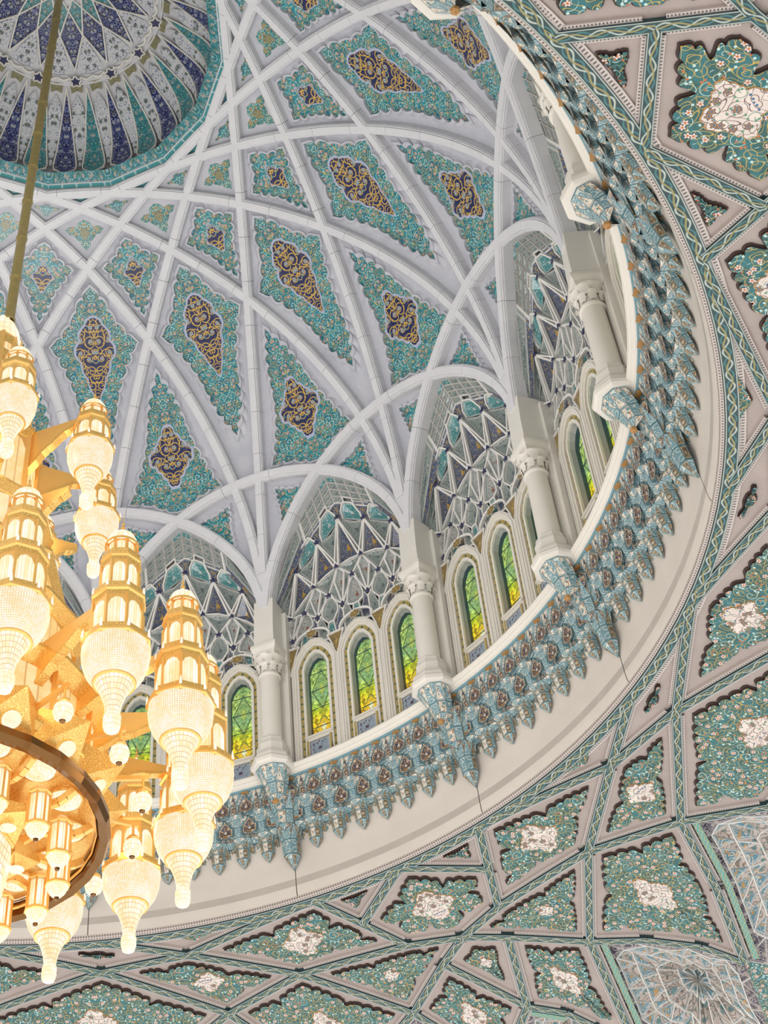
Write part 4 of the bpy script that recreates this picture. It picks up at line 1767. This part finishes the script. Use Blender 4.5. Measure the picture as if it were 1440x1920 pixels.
# border ring
for k in range(-2, 16):
    if k > 8:
        continue
    q, e = MB(), MB()
    vs, uv = [], []
    n = 10
    for i in range(n + 1):
        az = (k + i / n) * AL
        for s, (rr, z) in enumerate(((15.80, 24.08), (15.82, 23.92), (16.10, 23.86), (16.12, 23.98))):
            vs.append((rr * sin(az), rr * cos(az), z))
            uv.append((az * 16, (-1, -1, 1, 1)[s]))
    q.add(vs, [[i * 4 + j, i * 4 + j + 1, (i + 1) * 4 + j + 1, (i + 1) * 4 + j] for i in range(n) for j in range(3)], 0, uv)
    rb = q.build('border_braid', 'braid', low)
    vs, fs, uvs = [], [], []
    for i in range(n + 1):
        az = (k + i / n) * AL
        for rr, z in ((15.72, 24.08), (15.74, 24.0), (15.81, 23.96), (16.10, 23.90), (16.24, 23.90)):
            vs.append((rr * sin(az), rr * cos(az), z))
    for i in range(n):
        for j in (0, 1, 3):
            fs.append([i * 5 + j, i * 5 + j + 1, (i + 1) * 5 + j + 1, (i + 1) * 5 + j])
            u0, u1 = (k + i / n) * AL * 16, (k + (i + 1) / n) * AL * 16
            uvs.append([(u0, -.9), (u0, .9), (u1, .9), (u1, -.9)])
    e.add(vs, fs, 0, uvs)
    e.build('bead_trim', 'bead', rb)

# squinch niches full of muqarnas between the net's points


def niche(P, label, darkside=0):
    n_ = link('squinch_niche', None, low)
    n_['label'] = label
    dense = []
    for i in range(len(P)):
        a, b = P[i], P[(i + 1) % len(P)]
        m_ = max(1, int(round(hypot(a[0] - b[0], a[1] - b[1]) / .85)))
        dense += [(a[0] + (b[0] - a[0]) * t / m_, a[1] + (b[1] - a[1]) * t / m_) for t in range(m_)]
    nn = len(dense)
    cx, cy = centroid(P)
    rc = hypot(cx, cy)
    cx2, cy2 = cx * (1 + .4 / rc), cy * (1 + .4 / rc)
    lev = []
    for r_, (s, h) in enumerate(((1.0, .02), (.80, -.30), (.62, -.62), (.42, -.85), (.20, -1.25), (.0, -1.4))):
        row = []
        for i in range(nn):
            a, b = dense[i], dense[(i + 1) % nn]
            p = a if r_ % 2 == 0 else ((a[0] + b[0]) / 2, (a[1] + b[1]) / 2)
            row.append(LP(cx2 + (p[0] - cx2) * s, cy2 + (p[1] - cy2) * s, h + (.12 if (i + r_) % 2 and r_ else 0)))
        lev.append(row)
    rib_ = MB()
    for r_ in range(5):
        A_, B_ = lev[r_], lev[r_ + 1]
        for i in range(nn):
            j = (i + 1) % nn
            if r_ % 2 == 0:
                tris = [[A_[i], A_[j], B_[i]], [A_[j], B_[j], B_[i]]]
            else:
                tris = [[A_[i], B_[j], B_[i]], [A_[i], A_[j], B_[j]]]
            quad = (i + r_) % 2 == 0 and r_ in (1, 3)
            up = Vector((0, 0, .10))
            ms = [('n_dark', 'n_dark'), ('n_cream', 'n_blue'), ('n_blue', 'n_cream'), ('n_cream', 'n_cream'), ('n_blue', 'n_cream')][r_]
            for t_, m_ in zip(tris, ms):
                q = MB()
                q.fan(t_, 0, up)
                q.build('cell', m_, n_)
            if (i + r_) % 2:
                rib_.bar(A_[i], B_[i], .014, .02, (0, 0, 1))
            rib_.bar(B_[i], B_[j], .014, .02, (0, 0, 1))
    tag(rib_.build('ribs', 'lattice', n_), kind='stuff')
    return n_


def NDP(*ids):
    return [to_world(*(ND[s] if isinstance(s, str) else s)) for s in ids]


niche(NDP('k', 'kr1', 'kr2', 'r', (-14.81, 22.71), (-16.2, 24.6), (-18.6, 22.6), (-16.9, 20.6), 'K'), 'tiled squinch niche under the lower right pendentive')
niche(NDP('l', 'lr', 'r', (-12.15, 22.5), (-9.5, 24.5), (-4.8, 23.6), 'E'), 'tiled squinch niche cut by the right edge of the photo')
niche(NDP('o', 'o1', 'o2', 'K', (-16.9, 20.6), (-19.6, 19.6), (-19.1, 16.35), (-18.04, 16.22), (-16.98, 15.81)), 'small squinch niche at the bottom edge')
DGP = lambda *ids: [to_world(*DG(ND[s] if isinstance(s, str) else s)) for s in ids]
niche(DGP('k', 'kr1', 'kr2', 'r', (-14.81, 22.71), (-16.2, 24.6), (-18.6, 22.6), (-16.9, 20.6), 'K'), 'tiled squinch niche below the bottom edge')
# foot of the pendentive between the two niches
PF = NDP('r', (-12.15, 22.5), (-12.9, 24.6), (-16.2, 24.6), (-14.81, 22.71))
q = MB()
fo = outline(PF, PF, 5, 0, per=4)
slab(q, fo, lambda u, v, h: LP(u, v, h), 0, .02, 0, 0, 5)
q.build('pendentive_foot', 'teal_low', low)
# turquoise and gold rope mouldings of the niche arches
for a, b in (('k', 'K'), ('l', 'lr'), ('lr', 'r'), ('o', 'o1')):
    A_, B_ = ND[a], ND[b]
    c_ = {'k': (-13.2, 19.6), 'l': (-7.6, 20.6), 'lr': (-9.2, 22.3), 'o': (-16.6, 16.6)}[a]
    mx, my = (A_[0] + B_[0]) / 2, (A_[1] + B_[1]) / 2
    dx, dy = c_[0] - mx, c_[1] - my
    L = hypot(dx, dy)
    dx, dy = dx / L * .34, dy / L * .34
    strip(to_world(A_[0] + dx, A_[1] + dy), to_world(B_[0] + dx, B_[1] + dy), 'rope_moulding', .09, 0, 'rope', low, .06)

# ==================================================================  CHANDELIER
CH = Vector((-.12, 0.0, 0))
ch = tag(link('chandelier', None, None, (CH.x, CH.y, 14.4)), 'giant golden chandelier of lit crystal bowls and lantern towers hanging on a brass sleeve', 'chandelier')
ZB = 14.4


def octa(mb, prof, mi=0, c=(0, 0), seg=8, ph=pi / 8, un=8):
    mb.lathe(prof, seg, c, mi, ph, un=un)


def make_lantern(parent, big=True):
    """origin at the rim of the bowl"""
    t = link('lantern_tower', None, parent)
    s = 1.0 if big else .84
    q = MB()
    q.lathe([(.01, -1.72), (.12, -1.70), (.15, -1.60), (.15, -1.42), (.12, -1.36)], 10, un=1)
    q.build('crystal_knob', 'globe', t)
    q = MB()
    q.lathe([(.12 * s, -1.36), (.15 * s, -1.15), (.22 * s, -.95), (.335 * s, -.72)], 24)
    q.build('crystal_neck', 'neckglass', t, True)
    q = MB()
    q.lathe([(.345 * s, -.74), (.40 * s, -.68), (.50 * s, -.52), (.565 * s, -.32), (.585 * s, -.12), (.58 * s, -.0)], 32)
    q.build('crystal_bowl', 'bowl', t, True)
    q = MB()
    q.lathe([(.325 * s, -.75), (.36 * s, -.76), (.37 * s, -.72), (.345 * s, -.70)], 32)
    q.build('bowl_hoop', 'gold', t, True)

    def gallery(z, r, rin, nsp=8):
        q = MB()
        octa(q, [(rin, z - .14), (r * .90, z - .10), (r * .93, z - .03), (r, z), (r, z + .05), (r * .93, z + .07), (rin * .9, z + .07)])
        g = q.build('gallery', 'gold', t)
        q = MB()
        octa(q, [(r * .90, z - .105), (r * .935, z - .03)])
        octa(q, [(r * .95, z + .06), (r * .94, z + .17)])
        octa(q, [(r * .90, z + .17), (r * .91, z + .06)])
        q.build('balustrade', 'filigree', t)
        return g

    def storey(z0, z1, r):
        q = MB()
        octa(q, [(r, z0), (r, z1)])
        b = q.build('lit_storey', 'lampglass', t)
        q = MB()
        for i in range(8):
            a = pi / 8 + i * pi / 4
            q.box(((r + .012) * sin(a), (r + .012) * cos(a), (z0 + z1) / 2), (.022, .022, (z1 - z0) / 2))
            # pointed arch head over each pane
            a0, a1 = a, a + pi / 4
            p0 = Vector(((r + .01) * sin(a0), (r + .01) * cos(a0), z1))
            p1 = Vector(((r + .01) * sin(a1), (r + .01) * cos(a1), z1))
            dz = Vector((0, 0, (z1 - z0) * .32))
            pm_ = (p0 + p1) / 2
            q.add([p0, p1, p1 - dz, pm_.lerp(p1, .55) - dz * .35, pm_ - dz * .12, pm_.lerp(p0, .55) - dz * .35, p0 - dz], [[0, 1, 4], [1, 2, 3, 4], [0, 4, 5, 6]])
        tag(q.build('colonnettes', 'gold', t), kind='stuff')

    def spikes(z, r, h=.22):
        q = MB()
        for i in range(8):
            a = pi / 8 + i * pi / 4
            q.lathe([(.022, z), (.028, z + .05), (.012, z + h * .8), (.001, z + h)], 6, (r * sin(a), r * cos(a)))
        tag(q.build('spire', 'spike', t), kind='stuff')
    if big:
        gallery(.0, .63, .50)
        spikes(.06, .60)
        storey(.07, .90, .445)
        gallery(1.04, .50, .44)
        spikes(1.1, .47, .18)
        storey(1.10, 1.82, .34)
        gallery(1.94, .385, .33)
        storey(2.0, 2.42, .25)
        zd, rd = 2.42, .27
    else:
        gallery(.0, .53, .44)
        spikes(.06, .51, .18)
        storey(.07, .72, .37)
        gallery(.84, .40, .36)
        storey(.90, 1.28, .26)
        zd, rd = 1.28, .27
    q = MB()
    q.lathe([(rd * 1.12, zd - .03), (rd * 1.15, zd + .02), (rd, zd + .05)], 24)
    q.build('dome_rim', 'gold', t)
    q = MB()
    q.lathe([(rd, zd + .05), (rd * .98, zd + .14), (rd * .80, zd + .25), (rd * .45, zd + .34), (rd * .12, zd + .42), (.02, zd + .46)], 24)
    dm = q.build('dome_cap', 'globe', t, True)
    q = MB()
    q.lathe([(.02, zd + .44), (.045, zd + .50), (.012, zd + .56), (.03, zd + .60), (.008, zd + .66), (.002, zd + .86)], 8)
    q.build('finial', 'gold', t)
    return t


def bulb(parent, loc, e, col=(1, .80, .48)):
    ld = bpy.data.lights.new('lantern_light', 'POINT')
    ld.energy = e
    ld.color = col
    ld.shadow_soft_size = .35
    o = bpy.data.objects.new('lantern_light', ld)
    COL.objects.link(o)
    o.parent = parent
    o.location = loc
    return o


L0_ = make_lantern(ch, True)
for j in range(16):
    az = 6.76 - j
    t = L0_ if j == 0 else copy_tree(L0_, ch)
    a = az * AL
    t.location = (4.93 * sin(a), 4.93 * cos(a), 18.40 - ZB)
    t.rotation_euler = (0, 0, -a)
    if j == 0:
        t['label'] = 'large lantern tower over a crystal bowl'
L1_ = make_lantern(ch, False)
for j in range(8):
    az = 6.80 - 2 * j
    t = L1_ if j == 0 else copy_tree(L1_, ch)
    a = az * AL
    t.location = (2.72 * sin(a), 2.72 * cos(a), 26.05 - ZB)
    t.rotation_euler = (0, 0, -a)
    if j == 0:
        t['label'] = 'smaller upper lantern tower'


def plate(parent, az, r0, r1, zt, d0, d1, name='bracket'):
    """radial bracket plate with scrolled lower edge"""
    pts = [(r0, zt), (r1, zt)]
    n = 10
    for i in range(n + 1):
        t = i / n
        r = r1 + (r0 - r1) * t
        dep = d1 + (d0 - d1) * t ** 1.6 + .06 * abs(sin(pi * 3 * t))
        pts.append((r, zt - dep))
    q = MB()
    a = az * AL
    ca, sa = cos(a), sin(a)
    th = .055
    vs = [(r * sa + s * th * ca, r * ca - s * th * sa, z - ZB) for s in (-1, 1) for r, z in pts]
    m_ = len(pts)
    fs = [list(range(m_))[::-1], [m_ + i for i in range(m_)]] + [[i, (i + 1) % m_, m_ + (i + 1) % m_, m_ + i] for i in range(m_)]
    q.add(vs, fs)
    q.build(name, 'gold', parent)
    q = MB()
    for i in range(2, m_ - 1):
        p, p_ = pts[i], pts[i + 1]
        q.bar(Vector((p[0] * sa, p[0] * ca, p[1] - ZB)), Vector((p_[0] * sa, p_[0] * ca, p_[1] - ZB)), .09, .03, (0, 0, 1))
    q.build('bracket_edge', 'filigree', parent)


for j in range(16):
    plate(ch, 6.76 - j, 2.7, 4.55, 19.75, .95, .16)
for j in range(8):
    plate(ch, 6.80 - 2 * j, 1.15, 2.45, 27.25, 1.25, .14)
    plate(ch, 6.80 - 2 * j, 1.45, 2.30, 25.1, .9, .14)

# core drums
STG = [(18.0, 19.5, 2.95, 16), (19.5, 21.6, 2.35, 16), (21.6, 23.2, 1.95, 8), (23.2, 24.9, 1.60, 8), (24.9, 27.3, 1.22, 8), (27.3, 28.9, .92, 8), (28.9, 30.2, .62, 8), (30.2, 31.1, .42, 8)]
for z0, z1, r, sg in STG:
    z0 -= ZB
    z1 -= ZB
    q = MB()
    q.lathe([(r * .99, z0), (r * .99, z1)], sg, phase=pi / sg, un=sg)
    d = q.build('drum', 'drumglass', ch)
    q = MB()
    hh = z1 - z0
    for zz, a_, b_ in ((z1, .30, 1.10), (z0, .22, 1.04)):
        q = MB()
        q.lathe([(r * 1.0, zz - a_), (r * 1.02, zz - a_ * .9), (r * b_, zz - a_ * .25), (r * b_, zz), (r * .8, zz + .03)], sg, phase=pi / sg)
        q.build('fretwork_band', 'filigree', d)
    q = MB()
    hh = z1 - z0
    for i in range(sg):
        a = pi / sg + i * 2 * pi / sg
        q.box((r * 1.01 * sin(a), r * 1.01 * cos(a), (z0 + z1) / 2), (.05, .05, hh / 2))
        a0, a1 = a, a + 2 * pi / sg
        p0 = Vector((r * 1.004 * sin(a0), r * 1.004 * cos(a0), z1 - .25))
        p1 = Vector((r * 1.004 * sin(a1), r * 1.004 * cos(a1), z1 - .25))
        dz = Vector((0, 0, hh * .22))
        pm_ = (p0 + p1) / 2
        q.add([p0, p1, p1 - dz, pm_.lerp(p1, .6) - dz * .3, pm_ - dz * .08, pm_.lerp(p0, .6) - dz * .3, p0 - dz], [[0, 1, 4], [1, 2, 3, 4], [0, 4, 5, 6]])
    tag(q.build('piers', 'gold', d), kind='stuff')
q = MB()
q.lathe([(.44, 31.08 - ZB), (.5, 31.15 - ZB), (.44, 31.25 - ZB), (.42, 31.5 - ZB), (.3, 31.8 - ZB), (.16, 32.0 - ZB), (.14, 32.1 - ZB)], 24)
q.build('crown_cap', 'globe', ch, True)
# star skirt: folded golden triangles round the lower body
for j in range(16):
    az = 6.26 - j
    q = MB()
    a, b, c, d = pol(2.98, az - .5, 18.3 - ZB), pol(2.98, az + .5, 18.3 - ZB), pol(3.62, az, 18.05 - ZB), pol(3.05, az, 17.42 - ZB)
    e_, f_ = pol(2.9, az - .5, 17.5 - ZB), pol(2.9, az + .5, 17.5 - ZB)
    q.add([a, b, c], [[0, 1, 2]])
    q.add([a, c, e_], [[0, 1, 2]])
    q.add([b, f_, c], [[0, 1, 2]])
    q.add([e_, c, f_], [[0, 1, 2]])
    pl = q.build('star_point', 'filigree', ch)
    cc = (e_ + f_ + c) / 3
    nn = (f_ - e_).cross(c - e_).normalized()
    if nn.z > 0:
        nn = -nn
    ex = (f_ - e_).normalized()
    ey = nn.cross(ex)
    q = MB()
    P = [cc + nn * .05 + ex * .17 * cos(i * pi / 12) + ey * .17 * sin(i * pi / 12) for i in range(24)]
    q.fan(P, 0, nn * .05)
    q.build('lamp_disc', 'globe', pl)
# dark bronze ring
q = MB()
q.lathe([(3.10, 17.12 - ZB), (3.24, 17.08 - ZB), (3.30, 17.2 - ZB), (3.28, 17.36 - ZB), (3.16, 17.42 - ZB), (3.06, 17.38 - ZB), (3.05, 17.26 - ZB), (3.10, 17.12 - ZB)], 32)
rg = q.build('ring', 'bronze', ch)
q = MB()
q.lathe([(3.02, 17.40 - ZB), (3.06, 17.44 - ZB), (3.12, 17.44 - ZB)], 32)
q.lathe([(3.045, 17.22 - ZB), (3.02, 17.25 - ZB), (3.045, 17.30 - ZB)], 32)
tag(q.build('ring_beading', 'gold', rg), kind='stuff')
# soffit with round crystal dishes
q = MB()
q.lathe([(3.05, 17.45 - ZB), (2.7, 17.55 - ZB), (1.6, 17.45 - ZB)], 32)
q.build('soffit', 'filigree', ch)
for j in range(16):
    az = 6.26 - j
    q = MB()
    c = pol(2.55, az)
    q.lathe([(.30, 17.50 - ZB), (.27, 17.40 - ZB), (.16, 17.34 - ZB), (.01, 17.32 - ZB)], 20, (c.x, c.y))
    d = q.build('crystal_dish', 'globe', ch, True)
    q = MB()
    q.lathe([(.29, 17.46 - ZB), (.34, 17.44 - ZB), (.33, 17.54 - ZB)], 20, (c.x, c.y))
    q.build('dish_rim', 'gold', d, True)
    # scroll arm
    q = MB()
    pr_ = None
    for i in range(9):
        t = i / 8
        p = pol(1.75 + 1.2 * t, az + .5, 16.95 - ZB + .28 * t + .10 * sin(2 * pi * t))
        if pr_ is not None:
            q.bar(pr_, p, .05, .07, (0, 0, 1))
        pr_ = p
    q.build('scroll_arm', 'gold', ch)


def make_pendant(parent):
    t = link('hanging_lamp', None, parent)
    q = MB()
    q.lathe([(.02, .55), (.10, .52), (.20, .42), (.23, .36), (.20, .33)], 8)
    q.lathe([(.19, -.22), (.23, -.25), (.23, -.29), (.20, -.31)], 8)
    for i in range(8):
        a = i * pi / 4
        q.box((.195 * sin(a), .195 * cos(a), .05), (.016, .016, .30))
    q.build('cage', 'gold', t)
    q = MB()
    q.lathe([(.165, .34), (.165, -.24)], 16, un=2)
    q.build('crystal_tube', 'lampglass', t, True)
    q = MB()
    q.lathe([(.20, -.30), (.15, -.42), (.08, -.50), (.05, -.52)], 16)
    q.build('glass_cup', 'globe', t, True)
    q = MB()
    q.lathe([(.05, -.52), (.04, -.56), (.001, -.57)], 8)
    q.build('cap', 'bronze', t)
    return t


def make_globe(parent):
    t = link('globe_lamp', None, parent)
    q = MB()
    q.lathe([(.001, -.20), (.07, -.19), (.15, -.12), (.18, 0), (.155, .11), (.10, .16)], 20)
    q.build('globe', 'globe', t, True)
    q = MB()
    q.lathe([(.11, .14), (.13, .18), (.10, .24), (.03, .28), (.02, .50)], 12)
    q.build('mount', 'gold', t)
    q = MB()
    q.lathe([(.06, -.188), (.05, -.215), (.001, -.215)], 12)
    q.build('cap', 'bronze', t)
    return t


p0 = make_pendant(ch)
g0 = make_globe(ch)
for j in range(16):
    t = p0 if j == 0 else copy_tree(p0, ch)
    t.location = pol(2.45, .05 + j, 16.72 - ZB)
    t = g0 if j == 0 else copy_tree(g0, ch)
    t.location = pol(3.85, .86 + j, 17.62 - ZB)
    q = MB()
    a, b = pol(3.0, .86 + j, 18.18 - ZB), pol(3.95, .86 + j, 18.14 - ZB)
    q.bar(a, b, .035, .045, (0, 0, 1))
    q.build('lamp_arm', 'gold', ch)
# inner star and the great centre bowl
for j in range(8):
    az = 6.8 - 2 * j
    q = MB()
    a, b, c = pol(1.62, az - .95, 16.75 - ZB), pol(1.62, az + .95, 16.75 - ZB), pol(2.15, az, 17.0 - ZB)
    q.add([a, b, c, c + Vector((0, 0, .08)), a + Vector((0, 0, .5)), b + Vector((0, 0, .5))], [[0, 1, 2], [0, 2, 3, 4], [1, 5, 3, 2], [4, 3, 5]])
    sp_ = q.build('star_point', 'filigree', ch)
    q = MB()
    cc = (a + b + c) / 3
    P = [cc + Vector((.15 * cos(i * pi / 10), .15 * sin(i * pi / 10), -.06)) for i in range(20)]
    q.fan(P, 0, Vector((0, 0, -.04)))
    q.build('lamp_disc', 'globe', sp_)
q = MB()
q.lathe([(1.66, 17.4 - ZB), (1.7, 17.0 - ZB), (1.66, 16.75 - ZB)], 16)
q.build('collar', 'gold', ch)
q = MB()
q.lathe([(1.60, 16.75 - ZB), (1.5, 16.1 - ZB), (1.2, 15.5 - ZB), (.7, 15.0 - ZB), (.3, 14.7 - ZB), (.02, 14.4 - ZB)], 16, un=1)
q.build('centre_bowl', 'bowl', ch)
# brass sleeve
q = MB()
z = 32.0 - ZB
H_ = 51.2 - ZB
while z < H_:
    z2 = min(H_, z + 1.75)
    q.lathe([(.135, z), (.15, z + .04), (.15, z + .10), (.128, z + .13), (.125, z2 - .06), (.14, z2)], 16, (-CH.x, 0))
    z = z2
q.build('suspension_sleeve', 'chain', ch)

# light of the chandelier itself
for j in range(8):
    a = (6.26 - 2 * j) * AL
    bulb(ch, (4.1 * sin(a), 4.1 * cos(a), 19.0 - ZB), 14)
    bulb(ch, (2.1 * sin(a), 2.1 * cos(a), 25.8 - ZB), 13)
    bulb(ch, (2.3 * sin(a), 2.3 * cos(a), 16.0 - ZB), 5)
bulb(ch, (0, 0, 13.6 - ZB), 18)
for j in range(8):
    a = (6.26 - 2 * j) * AL
    bulb(ch, (6.2 * sin(a), 6.2 * cos(a), 17.2 - ZB), 12)
